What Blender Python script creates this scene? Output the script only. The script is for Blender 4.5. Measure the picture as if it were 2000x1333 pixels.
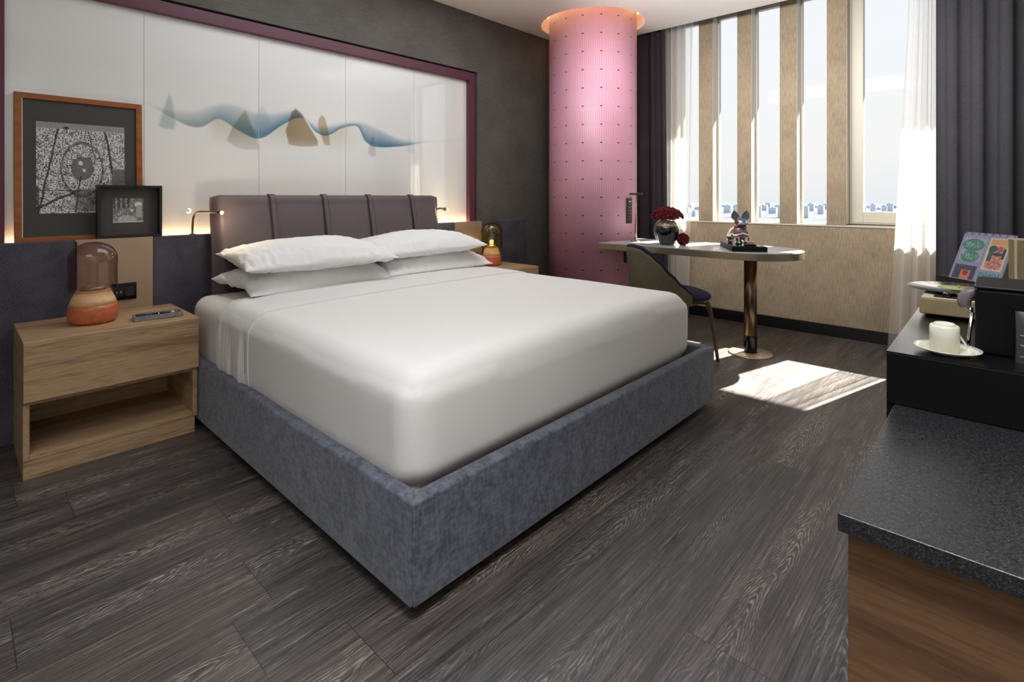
import bpy, bmesh, math, random
from mathutils import Vector, Matrix, noise
random.seed(7)
for o in list(bpy.data.objects): bpy.data.objects.remove(o)
S = bpy.context.scene
COL = S.collection
PI = math.pi
rad = math.radians

# ------------------------------------------------------------------ camera, world, sun, lamps, exposure
cam = bpy.data.cameras.new('camera'); co = bpy.data.objects.new('camera', cam); COL.objects.link(co)
co.location = (3.345, 0, 1.15); co.rotation_euler = (rad(90), 0, rad(43.0))
cam.sensor_width = 36; cam.lens = 1026 / 2000 * 36; cam.shift_y = -(666.5 - 384) / 2000
cam.clip_start = .02; cam.clip_end = 8000
S.camera = co
S.view_settings.view_transform = 'Standard'; S.view_settings.look = 'None'
S.view_settings.gamma = 1; S.view_settings.exposure = .12; S.view_settings.use_curve_mapping = False

w = bpy.data.worlds.new('sky'); S.world = w; w.use_nodes = True
wn = w.node_tree; wn.nodes.clear()
tc = wn.nodes.new('ShaderNodeTexCoord'); sx = wn.nodes.new('ShaderNodeSeparateXYZ')
rp = wn.nodes.new('ShaderNodeValToRGB'); bg = wn.nodes.new('ShaderNodeBackground'); wo = wn.nodes.new('ShaderNodeOutputWorld')
nz = wn.nodes.new('ShaderNodeTexNoise'); nz.inputs['Scale'].default_value = 3.0; nz.inputs['Detail'].default_value = 3
ma = wn.nodes.new('ShaderNodeMath'); ma.operation = 'MULTIPLY_ADD'; ma.inputs[1].default_value = .06
wn.links.new(tc.outputs['Generated'], sx.inputs[0]); wn.links.new(tc.outputs['Generated'], nz.inputs['Vector'])
wn.links.new(nz.outputs['Fac'], ma.inputs[0]); wn.links.new(sx.outputs['Z'], ma.inputs[2])
wn.links.new(ma.outputs[0], rp.inputs[0]); wn.links.new(rp.outputs[0], bg.inputs[0]); wn.links.new(bg.outputs[0], wo.inputs[0])
e = rp.color_ramp.elements
e[0].position = 0.0; e[0].color = (.74, .77, .80, 1)
e[1].position = 0.10; e[1].color = (.84, .84, .83, 1)
a = e.new(.30); a.color = (.82, .85, .89, 1)
a = e.new(.7); a.color = (.78, .83, .92, 1)
bg.inputs['Strength'].default_value = 1.02

def lamp(name, kind, loc, energy, color=(1, 1, 1), rot=(0, 0, 0), size=None, size_y=None, **k):
    l = bpy.data.lights.new(name, kind); l.energy = energy; l.color = color
    if kind == 'AREA':
        l.shape = 'RECTANGLE'; l.size = size; l.size_y = size_y or size
    for a_, b_ in k.items(): setattr(l, a_, b_)
    o = bpy.data.objects.new(name, l); COL.objects.link(o); o.location = loc; o.rotation_euler = rot
    return o
sd = Vector((-.27, -1.0, -1.0))
sun = lamp('sun', 'SUN', (3, 9, 8), 40.0, (1, .93, .82), angle=rad(.55))
sun.rotation_euler = sd.to_track_quat('-Z', 'Y').to_euler()
# added area fills near the ceiling, out of view, to brighten the room
lamp('ceiling_lamp_rear', 'AREA', (3.0, -1.0, 2.70), 21, (.95, .975, 1), (0, 0, 0), 1.9, 1.5)
lamp('ceiling_lamp_console', 'AREA', (3.2, .25, 2.70), 25, (.95, .975, 1), (0, 0, 0), .8, .8, spread=rad(105))
lamp('ceiling_lamp_bed', 'AREA', (1.0, 1.9, 2.73), 22, (.93, .965, 1), (0, 0, 0), 1.1, 2.0)
lamp('ceiling_lamp_desk', 'AREA', (1.3, 3.2, 2.73), 4, (.97, .98, 1), (0, 0, 0), .7, .7)
lamp('window_wall_washer', 'AREA', (2.2, 2.85, 2.45), 34, (1, .97, .93), (rad(72), 0, 0), 2.2, .16, spread=rad(115))  # added unseen fill that lifts the window wall and curtains
# ------------------------------------------------------------------ helpers
def link(o, parent=None, **props):
    COL.objects.link(o)
    if parent is not None: o.parent = parent
    for k, v in props.items(): o[k] = v
    return o
def thing(name, label, cat, loc=(0, 0, 0), rz=0, group=None):
    o = bpy.data.objects.new(name, None); o.empty_display_size = .1
    link(o, None, label=label, category=cat)
    if group: o['group'] = group
    o.location = loc; o.rotation_euler = (0, 0, rz)
    return o
def tag(o, label, cat, group=None):
    o['label'] = label; o['category'] = cat
    if group: o['group'] = group
    return o

class MB:
    def __init__(s): s.v = []; s.f = []; s.sm = []
    def add(s, vs, fs, smooth=False, M=None):
        n = len(s.v)
        s.v += [tuple(M @ Vector(v)) if M else tuple(v) for v in vs]
        s.f += [tuple(i + n for i in f) for f in fs]; s.sm += [smooth] * len(fs)
        return s
    def box(s, x0, x1, y0, y1, z0, z1, M=None):
        v = [(x0, y0, z0), (x1, y0, z0), (x1, y1, z0), (x0, y1, z0), (x0, y0, z1), (x1, y0, z1), (x1, y1, z1), (x0, y1, z1)]
        return s.add(v, [(0, 3, 2, 1), (4, 5, 6, 7), (0, 1, 5, 4), (1, 2, 6, 5), (2, 3, 7, 6), (3, 0, 4, 7)], False, M)
    def lathe(s, prof, n=48, M=None, close=True, smooth=True):
        vs = []; fs = []
        for r, z in prof:
            for i in range(n):
                a_ = 2 * PI * i / n; vs.append((r * math.cos(a_), r * math.sin(a_), z))
        for j in range(len(prof) - 1):
            for i in range(n):
                k = (i + 1) % n; fs.append((j * n + i, j * n + k, (j + 1) * n + k, (j + 1) * n + i))
        if close:
            if prof[0][0] > 1e-5: fs.append(tuple(reversed(range(n))))
            if prof[-1][0] > 1e-5: fs.append(tuple(range((len(prof) - 1) * n, len(prof) * n)))
        return s.add(vs, fs, smooth, M)
    def cyl(s, r, z0, z1, n=32, M=None, b=0):
        p = [(r, z0), (r, z1)] if not b else [(r - b, z0), (r, z0 + b), (r, z1 - b), (r - b, z1)]
        return s.lathe(p, n, M, smooth=False if False else True)
    def tube(s, pts, r, n=12, M=None, caps=True):
        P = [Vector(p) for p in pts]; R = r if isinstance(r, (list, tuple)) else [r] * len(P)
        vs = []; fs = []; up = None
        for i, p in enumerate(P):
            t = (P[min(i + 1, len(P) - 1)] - P[max(i - 1, 0)]).normalized()
            if up is None:
                up = Vector((0, 0, 1)) if abs(t.z) < .9 else Vector((1, 0, 0))
            u = (up - t * up.dot(t)).normalized(); up = u; q = t.cross(u)
            for k in range(n):
                a_ = 2 * PI * k / n; vs.append(p + u * (R[i] * math.cos(a_)) + q * (R[i] * math.sin(a_)))
        for i in range(len(P) - 1):
            for k in range(n):
                l = (k + 1) % n; fs.append((i * n + k, i * n + l, (i + 1) * n + l, (i + 1) * n + k))
        if caps: fs.append(tuple(reversed(range(n)))); fs.append(tuple(range((len(P) - 1) * n, len(P) * n)))
        return s.add(vs, fs, True, M)
    def prism(s, poly, z0, z1, M=None, smooth=False):
        n = len(poly); vs = [(x, y, z0) for x, y in poly] + [(x, y, z1) for x, y in poly]
        fs = [tuple(reversed(range(n))), tuple(range(n, 2 * n))] + [(i, (i + 1) % n, n + (i + 1) % n, n + i) for i in range(n)]
        return s.add(vs, fs, smooth, M)
    def grid(s, fn, nu, nv, M=None, closed_u=False):
        vs = [fn(i / nu, j / nv) for j in range(nv + 1) for i in range(nu + (0 if closed_u else 1))]
        w_ = nu if closed_u else nu + 1
        fs = [(j * w_ + i, j * w_ + (i + 1) % w_, (j + 1) * w_ + (i + 1) % w_, (j + 1) * w_ + i) for j in range(nv) for i in range(nu)]
        return s.add(vs, fs, True, M)
    def build(s, name, mat, parent=None, bevel=0, seg=2, sub=0, weld=False, fix=True, solid=0, **props):
        me = bpy.data.meshes.new(name); me.from_pydata(s.v, [], s.f); me.update()
        me.polygons.foreach_set('use_smooth', s.sm)
        if weld or fix:
            bm = bmesh.new(); bm.from_mesh(me)
            if weld: bmesh.ops.remove_doubles(bm, verts=bm.verts, dist=1e-4)
            if fix: bmesh.ops.recalc_face_normals(bm, faces=bm.faces)
            bm.to_mesh(me); bm.free()
        if mat: me.materials.append(mat)
        o = bpy.data.objects.new(name, me); link(o, parent, **props)
        if solid:
            m_ = o.modifiers.new('s', 'SOLIDIFY'); m_.thickness = solid; m_.offset = 0
        if bevel:
            m_ = o.modifiers.new('b', 'BEVEL'); m_.width = bevel; m_.segments = seg; m_.limit_method = 'ANGLE'; m_.angle_limit = rad(40)
            m_.harden_normals = False
            for p in me.polygons: p.use_smooth = True
            wn_ = o.modifiers.new('w', 'WEIGHTED_NORMAL'); wn_.keep_sharp = True
        if sub:
            m_ = o.modifiers.new('u', 'SUBSURF'); m_.levels = sub; m_.render_levels = sub
        return o
def TR(loc=(0, 0, 0), rx=0, ry=0, rz=0):
    return Matrix.Translation(loc) @ Matrix.Rotation(rz, 4, 'Z') @ Matrix.Rotation(ry, 4, 'Y') @ Matrix.Rotation(rx, 4, 'X')
def sm(a_, b_, x):
    t = max(0, min(1, (x - a_) / (b_ - a_))); return t * t * (3 - 2 * t)
def fn3(x, y, z, s=1): return noise.noise(Vector((x * s, y * s, z * s)))
def curve(pts, x):
    if x <= pts[0][0]: return pts[0][1]
    for (x0, y0), (x1, y1) in zip(pts, pts[1:]):
        if x <= x1:
            t = (x - x0) / (x1 - x0); return y0 + (y1 - y0) * (.5 * t + .5 * t * t * (3 - 2 * t))
    return pts[-1][1]
def spline(pts, n=8):
    P = [Vector(p) for p in pts]; out = []
    for i in range(len(P) - 1):
        a_, b_, c_, d_ = P[max(i - 1, 0)], P[i], P[i + 1], P[min(i + 2, len(P) - 1)]
        for k in range(n):
            t = k / n
            out.append(.5 * ((2 * b_) + (-a_ + c_) * t + (2 * a_ - 5 * b_ + 4 * c_ - d_) * t * t + (-a_ + 3 * b_ - 3 * c_ + d_) * t ** 3))
    return out + [P[-1]]

# ------------------------------------------------------------------ materials
def lin(c):
    if isinstance(c, str):
        c = [int(c[i:i + 2], 16) / 255 for i in (0, 2, 4)]
    return tuple(x / 12.92 if x <= .04045 else ((x + .055) / 1.055) ** 2.4 for x in c) + (1,)
class NT:
    def __init__(s, name):
        s.m = bpy.data.materials.new(name); s.m.use_nodes = True; s.t = s.m.node_tree
        s.b = s.t.nodes['Principled BSDF']; s.o = s.t.nodes['Material Output']
    def n(s, ty, **k):
        x = s.t.nodes.new('ShaderNode' + ty)
        for a_, b_ in k.items(): setattr(x, a_, b_)
        return x
    def l(s, a_, b_): s.t.links.new(a_, b_)
    def setin(s, sock, v):
        if hasattr(v, 'is_linked') or hasattr(v, 'links'): s.l(v, sock)
        else: sock.default_value = v
    def math(s, op, a_, b_=None, c_=None, clamp=False):
        x = s.n('Math', operation=op); x.use_clamp = clamp
        for i, v in enumerate((a_, b_, c_)):
            if v is not None: s.setin(x.inputs[i], v)
        return x.outputs[0]
    def coord(s, which='Object'): return s.n('TexCoord').outputs[which]
    def map(s, v, scale=(1, 1, 1), loc=(0, 0, 0), rot=(0, 0, 0)):
        x = s.n('Mapping'); s.l(v, x.inputs[0]); x.inputs['Scale'].default_value = scale
        x.inputs['Location'].default_value = loc; x.inputs['Rotation'].default_value = rot; return x.outputs[0]
    def noise(s, v, scale=5, detail=3, rough=.5, dist=0):
        x = s.n('TexNoise'); s.l(v, x.inputs['Vector']); x.inputs['Scale'].default_value = scale
        x.inputs['Detail'].default_value = detail; x.inputs['Roughness'].default_value = rough; x.inputs['Distortion'].default_value = dist
        return x.outputs['Fac']
    def ramp(s, f, *st):
        x = s.n('ValToRGB'); s.l(f, x.inputs[0]); el = x.color_ramp.elements
        for i, (p, c) in enumerate(st):
            q = el[i] if i < 2 else el.new(p)
            q.position = p; q.color = c if isinstance(c, tuple) else lin(c)
        return x.outputs[0]
    def mix(s, f, a_, b_, mode='MIX'):
        x = s.n('Mix', data_type='RGBA', blend_type=mode)
        s.setin(x.inputs[0], f); s.setin(x.inputs[6], a_); s.setin(x.inputs[7], b_); return x.outputs[2]
    def bump(s, h, strength=.3, dist=.01):
        x = s.n('Bump'); s.l(h, x.inputs['Height']); x.inputs['Strength'].default_value = strength; x.inputs['Distance'].default_value = dist
        s.l(x.outputs[0], s.b.inputs['Normal'])
    def P(s, **k):
        for a_, b_ in k.items(): s.setin(s.b.inputs[a_.replace('_', ' ')], b_)
        return s
def flat(name, c, rough=.5, metal=0, var=0, vs=6, **k):
    t = NT(name); c = lin(c)
    if var:
        v = t.noise(t.coord(), vs, 4)
        t.P(Base_Color=t.ramp(v, (.3, tuple(x * (1 - var) for x in c[:3]) + (1,)), (.7, tuple(min(1, x * (1 + var)) for x in c[:3]) + (1,))))
    else: t.P(Base_Color=c)
    t.P(Roughness=rough, Metallic=metal, **k); return t.m
def fabric(name, c1, c2, scale=260, rough=.9, bs=.25, mott=5, sheen=0, stretch=(1, 1, .35), gw=.5):
    t = NT(name); c = t.coord()
    f = t.noise(t.map(c, stretch), scale, 2); g = t.noise(t.map(c, (stretch[2], stretch[2], 1)), scale, 2); h = t.noise(c, mott, 4, .6)
    fg = t.math('MULTIPLY_ADD', t.math('ADD', t.math('MULTIPLY', f, 2 - 2 * gw), t.math('MULTIPLY', g, 2 * gw)), .5, t.math('MULTIPLY', t.math('SUBTRACT', h, .5), .5))
    t.P(Base_Color=t.ramp(fg, (.36, c1), (.64, c2)), Roughness=rough)
    t.b.inputs['Specular IOR Level'].default_value = .2
    if sheen: t.P(Sheen_Weight=sheen, Sheen_Roughness=.4)
    t.bump(fg, bs, .002); return t.m
def wood(name, stops, along='Y', scale=1.0, rough=.42, spec=.4, off=(0, 0, 0)):
    t = NT(name); c = t.coord()
    sc = {'Y': (9, .55, 9), 'X': (.55, 9, 9), 'Z': (9, 9, .55)}[along]
    v = t.map(c, tuple(x * scale for x in sc), off)
    big = t.noise(v, 1.0, 5, .55, .6)
    fine = t.noise(t.map(c, tuple(x * scale * 5 for x in sc)), 3, 4, .6)
    w_ = t.n('TexWave', wave_type='BANDS', bands_direction='Z' if along != 'Z' else 'X'); t.l(v, w_.inputs['Vector'])
    w_.inputs['Scale'].default_value = .35; w_.inputs['Distortion'].default_value = 9; w_.inputs['Detail'].default_value = 2
    w_.inputs['Detail Scale'].default_value = .6
    f = t.math('ADD', t.math('MULTIPLY', big, .55), t.math('ADD', t.math('MULTIPLY', fine, .38), t.math('MULTIPLY', w_.outputs['Fac'], .07)))
    t.P(Base_Color=t.ramp(f, *stops), Roughness=rough); t.b.inputs['Specular IOR Level'].default_value = spec
    t.bump(fine, .06, .002); return t.m

def floor_mat():
    t = NT('dark_plank_floor'); c = t.coord(); sep = t.n('SeparateXYZ'); t.l(c, sep.inputs[0]); X, Y = sep.outputs[0], sep.outputs[1]
    row = t.math('FLOOR', t.math('DIVIDE', X, .228))
    wn1 = t.n('TexWhiteNoise', noise_dimensions='1D'); t.l(row, wn1.inputs['W'])
    yy = t.math('ADD', Y, t.math('MULTIPLY', wn1.outputs['Value'], 1.5))
    pl = t.math('FLOOR', t.math('DIVIDE', yy, 1.5))
    cb = t.n('CombineXYZ'); t.l(row, cb.inputs[0]); t.l(pl, cb.inputs[1])
    wn2 = t.n('TexWhiteNoise', noise_dimensions='3D'); t.l(cb.outputs[0], wn2.inputs['Vector']); rnd = wn2.outputs['Value']
    offs = t.n('CombineXYZ'); t.l(t.math('MULTIPLY', rnd, 37.0), offs.inputs[0]); t.l(t.math('MULTIPLY', rnd, 91.0), offs.inputs[1])
    va = t.n('VectorMath', operation='ADD'); t.l(c, va.inputs[0]); t.l(offs.outputs[0], va.inputs[1]); v = va.outputs[0]
    fine = t.noise(t.map(v, (190, 3.5, 1)), 1, 4, .7)
    med = t.noise(t.map(v, (34, 1.2, 1)), 1, 5, .6, .3)
    patch = t.noise(t.map(v, (8, 1.3, 1)), 1, 3, .6)
    # cathedral grain: nested arches running along each plank
    pxx = t.math('SUBTRACT', t.math('FRACT', t.math('DIVIDE', X, .228)), t.math('MULTIPLY_ADD', rnd, .5, .25))
    wob = t.noise(t.map(v, (14, 5, 1)), 1, 3, .6)
    ax_ = t.math('ABSOLUTE', t.math('ADD', pxx, t.math('MULTIPLY', t.math('SUBTRACT', t.noise(t.map(v, (2, 1.6, 1)), 1, 1), .5), .7)))
    F_ = t.math('ADD', t.math('ADD', t.math('MULTIPLY', Y, 17.0), t.math('MULTIPLY', t.math('SQRT', t.math('MULTIPLY_ADD', ax_, ax_, .0008)), 26.0)), t.math('MULTIPLY', wob, 5.0))
    line = t.math('ABSOLUTE', t.math('SUBTRACT', t.math('FRACT', F_), .5))
    line = t.ramp(line, (.06, (1, 1, 1, 1)), (.30, (0, 0, 0, 1)))
    brk = t.noise(t.map(v, (70, 26, 1)), 1, 3, .65)
    cm = t.math('MULTIPLY', t.ramp(patch, (.44, (.06, .06, .06, 1)), (.60, (1, 1, 1, 1))), t.ramp(ax_, (.14, (1, 1, 1, 1)), (.42, (.18, .18, .18, 1))))
    cl = t.math('MULTIPLY', t.math('MULTIPLY', line, cm), t.ramp(brk, (.40, (.08, .08, .08, 1)), (.60, (1, 1, 1, 1))))
    base = t.ramp(med, (.26, '211f1f'), (.50, '3b3735'), (.74, '595350'))
    base = t.mix(t.math('MULTIPLY', t.math('SUBTRACT', fine, .44), 2.6, clamp=True), base, lin('736c68'))
    base = t.mix(t.math('MULTIPLY', t.math('SUBTRACT', .48, fine), 2.6, clamp=True), base, lin('1c1a1a'))
    chk = t.ramp(t.math('MULTIPLY_ADD', fine, .5, t.math('MULTIPLY', t.noise(t.map(v, (26, 3.5, 1), (3, 9, 0)), 1, 5, .75), .8)), (.72, (0, 0, 0, 1)), (.84, (1, 1, 1, 1)))
    base = t.mix(t.math('MULTIPLY', cl, .66), base, lin('b5aca0'))
    base = t.mix(t.math('MULTIPLY', chk, .45), base, lin('a89f93'))
    tint = t.ramp(rnd, (.0, (.66, .66, .66, 1)), (.35, (.85, .86, .93, 1)), (.6, (.98, .92, .92, 1)), (1.0, (1.12, 1.04, .98, 1)))
    base = t.mix(1.0, base, tint, 'MULTIPLY')
    sxm = t.math('ABSOLUTE', t.math('SUBTRACT', t.math('FRACT', t.math('DIVIDE', X, .228)), .5))
    sym = t.math('ABSOLUTE', t.math('SUBTRACT', t.math('FRACT', t.math('DIVIDE', yy, 1.5)), .5))
    seam = t.math('MAXIMUM', t.math('GREATER_THAN', sxm, .4955), t.math('GREATER_THAN', sym, .4991))
    base = t.mix(t.math('MULTIPLY', seam, .7), base, lin('121112'))
    t.P(Base_Color=base, Roughness=t.math('MULTIPLY_ADD', fine, .22, .34)); t.b.inputs['Specular IOR Level'].default_value = .55
    hh = t.math('SUBTRACT', t.math('MULTIPLY', fine, .6), seam); t.bump(hh, .14, .002); return t.m

def column_mat():
    t = NT('pink_patterned_wallcovering'); sep = t.n('SeparateXYZ'); t.l(t.coord(), sep.inputs[0]); X, Y, Z = sep.outputs
    ang = t.math('ARCTAN2', Y, X)
    u = t.math('SUBTRACT', t.math('FRACT', t.math('ADD', t.math('MULTIPLY', ang, 16 / (2 * PI)), .5)), .5)
    v = t.math('SUBTRACT', t.math('FRACT', t.math('DIVIDE', t.math('ADD', Z, .035), .157)), .5)
    ax = t.math('ABSOLUTE', u); ay = t.math('ABSOLUTE', v)
    # lines that run upright between the rows and close in on the dots
    k = t.math('DIVIDE', ax, t.math('MINIMUM', t.math('DIVIDE', t.math('ADD', ay, .012), .27), 1.0))
    def near(val, step, wd):
        q = t.math('ABSOLUTE', t.math('SUBTRACT', t.math('FRACT', t.math('ADD', t.math('DIVIDE', val, step), .5)), .5))
        return t.math('LESS_THAN', q, wd)
    a1 = t.math('MULTIPLY', near(k, .1, .09), t.math('LESS_THAN', k, .505))
    h = t.math('DIVIDE', t.math('MULTIPLY', ay, .5), t.math('ADD', ax, .012))
    a2 = t.math('MULTIPLY', near(h, .062, .10), t.math('MULTIPLY', t.math('GREATER_THAN', k, .505), t.math('LESS_THAN', h, .29)))
    dot = t.math('LESS_THAN', t.math('ADD', t.math('POWER', t.math('MULTIPLY', ax, .7), 2), t.math('POWER', t.math('MULTIPLY', ay, 1.3), 2)), .0022)
    f = t.math('MAXIMUM', t.math('MULTIPLY', t.math('MAXIMUM', a1, a2), .72), dot)
    n_ = t.noise(t.coord(), 2.5, 3)
    base = t.ramp(n_, (.3, 'bd869b'), (.7, 'c793a7'))
    t.P(Base_Color=t.mix(f, base, lin('3a1f2b')), Roughness=.5); return t.m

def attr_mat(name, rough=.4, coat=0, emis=0):
    t = NT(name); a_ = t.n('Attribute', attribute_name='Col'); t.P(Base_Color=a_.outputs['Color'], Roughness=rough)
    if coat: t.P(Coat_Weight=coat, Coat_Roughness=.0, Coat_IOR=2.0 if name == 'white_glass_art' else 1.5)
    return t.m
def emit(name, c, s):
    t = NT(name); t.P(Base_Color=lin(c), Emission_Color=lin(c), Emission_Strength=s); return t.m
def thin_glass(name, tint=(1, 1, 1, 1), rough=0, refl=1.0):
    t = NT(name); tr = t.n('BsdfTransparent'); tr.inputs[0].default_value = tint
    gl = t.n('BsdfGlossy'); gl.inputs['Roughness'].default_value = rough; fr = t.n('LayerWeight'); fr.inputs[0].default_value = .5
    fq = t.math('MULTIPLY_ADD', t.math('POWER', fr.outputs['Facing'], 4.0), .7, .045)
    mx = t.n('MixShader'); t.l(t.math('MULTIPLY', fq, refl), mx.inputs[0]); t.l(tr.outputs[0], mx.inputs[1]); t.l(gl.outputs[0], mx.inputs[2]); t.l(mx.outputs[0], t.o.inputs[0])
    return t.m
def tint_glass(name, col, edge):
    """blown coloured glass: clear face on, deeper at grazing angles where the light crosses more of it"""
    t = NT(name); lw = t.n('LayerWeight'); lw.inputs[0].default_value = .42
    tr = t.n('BsdfTransparent'); t.l(t.mix(lw.outputs['Facing'], col, edge), tr.inputs[0])
    gl = t.n('BsdfGlossy'); gl.inputs['Roughness'].default_value = .02
    fq = t.math('MULTIPLY_ADD', t.math('POWER', lw.outputs['Facing'], 3.0), .55, .06)
    mx = t.n('MixShader'); t.l(fq, mx.inputs[0]); t.l(tr.outputs[0], mx.inputs[1]); t.l(gl.outputs[0], mx.inputs[2]); t.l(mx.outputs[0], t.o.inputs[0])
    return t.m
def sheer():
    t = NT('sheer_voile'); c = t.coord()
    d = t.n('BsdfDiffuse'); d.inputs[0].default_value = (.82, .80, .78, 1); tl = t.n('BsdfTranslucent'); tl.inputs[0].default_value = (.82, .80, .77, 1)
    tr = t.n('BsdfTransparent'); m1 = t.n('MixShader'); m2 = t.n('MixShader'); m1.inputs[0].default_value = .55
    lw = t.n('LayerWeight'); lw.inputs[0].default_value = .5
    t.l(d.outputs[0], m1.inputs[1]); t.l(tl.outputs[0], m1.inputs[2])
    fac = t.math('MULTIPLY_ADD', lw.outputs['Facing'], .5, .36, clamp=True)
    t.l(fac, m2.inputs[0]); t.l(tr.outputs[0], m2.inputs[1]); t.l(m1.outputs[0], m2.inputs[2]); t.l(m2.outputs[0], t.o.inputs[0]); return t.m
def stone():
    t = NT('speckled_black_stone'); c = t.coord(); v = t.n('TexVoronoi'); t.l(c, v.inputs['Vector']); v.inputs['Scale'].default_value = 380
    n_ = t.noise(c, 300, 2); f = t.math('ADD', t.math('MULTIPLY', t.math('SUBTRACT', 1.0, v.outputs['Distance']), .5), t.math('MULTIPLY', n_, .5))
    t.P(Base_Color=t.ramp(f, (.40, '141415'), (.56, '232325'), (.68, '3c3d41')), Roughness=t.ramp(t.noise(c, 200, 3), (.35, (.24, .24, .24, 1)), (.65, (.5, .5, .5, 1))))
    t.b.inputs['Specular IOR Level'].default_value = .7
    t.bump(n_, .12, .001); return t.m

M = {}
M['floor'] = floor_mat(); M['column'] = column_mat()
M['white'] = flat('ceiling_paint', 'f3f1ee', .8)
M['wallpaper'] = fabric('charcoal_wallcovering', '57534f', '6c6863', 220, .75, .15, 3, stretch=(.3, .05, 1))
M['plain'] = flat('pale_paint', 'd8d2c8', .8)
M['beige'] = fabric('beige_woven_wallcovering', '7d705f', '998a74', 200, .85, .2, 4, stretch=(1, 1, .07), gw=.15)
M['plum'] = flat('plum_lacquer', '5a2a3c', .45)
M['navy'] = fabric('navy_tweed', '3b3b44', '5c5c68', 300, .95, .35, 6, stretch=(1, 1, .5))
M['rail'] = fabric('slate_blue_velvet', '4a4d58', '6e717e', 90, .85, .2, 16, sheen=.35, stretch=(1, 1, .4))
M['leather'] = flat('aubergine_leather', '5d5154', .52, 0, .08, 5)
M['leather_dark'] = flat('dark_leather_piping', '241b1e', .5)
M['linen'] = flat('white_cotton', 'e3e1de', .85, Sheen_Weight=.1)
M['pillow'] = flat('white_pillow_cotton', 'ecebea', .8)
M['walnut'] = wood('light_walnut', ((.30, '6f563e'), (.44, '9c7f60'), (.54, 'c0a17c'), (.68, '86694c')), 'Y', 1.1)
M['walnut_x'] = wood('light_walnut_side', ((.30, '6f563e'), (.44, '9c7f60'), (.54, 'c0a17c'), (.68, '86694c')), 'X', 1.1)
M['walnut_dark'] = wood('brown_walnut', ((.32, '4a3526'), (.46, '664a34'), (.54, '76583e'), (.66, '5a412d')), 'X', 1.2)
M['oak_frame'] = wood('chestnut_wood', ((.34, '7c4420'), (.56, 'a0602f'), (.7, '8a4e26')), 'Y', 1.6)
M['ash'] = wood('pale_turned_wood', ((.34, 'dcae78'), (.56, 'f0c896'), (.7, 'e2b680')), 'X', 3, .35)
M['terracotta'] = wood('reddish_turned_wood', ((.34, 'a85530'), (.56, 'c9714a'), (.7, 'b7623b')), 'X', 3, .3)
M['bronze'] = flat('brushed_bronze', 'b8a38a', .36, .55, .05, 3)
M['bronze_dark'] = flat('antique_bronze', '7b6a52', .28, .95, .05, 4)
M['desk_edge'] = flat('satin_champagne_metal', '8f8673', .32, .7, .05, 4)
M['black'] = flat('matte_black', '0e0e10', .45)
M['black_gloss'] = flat('gloss_black', '08080a', .12)
M['blackwood'] = flat('black_lacquer', '08080a', .5)
M['blackwood'].node_tree.nodes['Principled BSDF'].inputs['Specular IOR Level'].default_value = .2
M['satin'] = flat('satin_black_top', '0c0c0e', .28, 0, .4, 220)
M['charcoal'] = flat('charcoal_metal', '3a3838', .35, .6)
M['mat'] = flat('charcoal_mount_board', '454341', .8)
M['art'] = attr_mat('white_glass_art', .35, 1.0)
M['print'] = attr_mat('photo_print', .5)
M['sleeve'] = attr_mat('printed_sleeve', .4)
M['figure'] = attr_mat('painted_ceramic', .18, .5)
M['glass'] = thin_glass('window_glass', (1, 1, 1, 1), 0, .015)
M['vase_glass'] = thin_glass('clear_vase_glass', (.97, .98, .98, 1), 0, .7)
M['smoke'] = tint_glass('smoky_plum_glass', (.82, .71, .70, 1), (.50, .38, .41, 1))
M['amber'] = tint_glass('amber_glass', (.92, .84, .50, 1), (.66, .50, .16, 1))
M['sheer'] = sheer()
M['drape_r'] = fabric('charcoal_drape', '343438', '424247', 300, .9, .1, 2)
M['drape_l'] = fabric('plum_drape', '272126', '352d34', 300, .9, .1, 2)
M['stone'] = stone()
M['desk'] = flat('grey_desk_laminate', 'a9adae', .16)
M['porcelain'] = flat('ivory_porcelain', 'e6e2d2', .15)
M['cream'] = flat('cream_band', 'b9a178', .3)
M['petal'] = flat('dark_red_petals', '650a13', .75, 0, .25, 60)
M['linenbox'] = fabric('tan_linen', '8d7c5c', 'b19f7b', 700, .9, .3, 12)
M['creamtrim'] = flat('cream_trim', 'e2d6bf', .6)
M['chair_shell'] = fabric('olive_chair_back', '5b5343', '6e6552', 260, .8, .1, 5)
M['chair_navy'] = fabric('navy_velvet', '14161f', '202336', 260, .85, .1, 8, sheen=.08)
M['chair_leg'] = flat('dark_oiled_wood', '54422f', .4, 0, .15, 9)
M['led'] = emit('warm_led', 'ffcf98', 24)
M['bulb'] = emit('warm_bulb', 'ffd9a0', 160)
M['cove'] = emit('warm_cove_led', 'ffe090', 9)
M['frame_white'] = flat('off_white_window_frame', 'b9b3a6', .5)
M['stonetray'] = flat('grey_marble_tray', '86868a', .4, 0, .3, 60)
M['silver'] = flat('polished_silver', 'd8d8da', .12, 1)
M['whitemark'] = flat('white_marking', 'd8d8d8', .5)
M['city'] = flat('pale_city_ground', '525966', .9, 0, .35, .02)  # ground colour lightened to stand in for distance haze
M['tower'] = flat('pale_concrete_towers', 'bcc4cf', .9)  # distance haze is put into the pale blue-grey tower colour
for k_ in ('city', 'tower'): M[k_].node_tree.nodes['Principled BSDF'].inputs['Specular IOR Level'].default_value = 0
M['vinyl'] = flat('black_vinyl', '0c0c0e', .18)
M['lime'] = flat('lime_label', 'b4c878', .5)

# ------------------------------------------------------------------ the room
def struct(o): o['kind'] = 'structure'; return o
struct(MB().box(-.3, 4.0, -2.6, 5.15, -.06, 0).build('floor', M['floor']))
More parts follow.
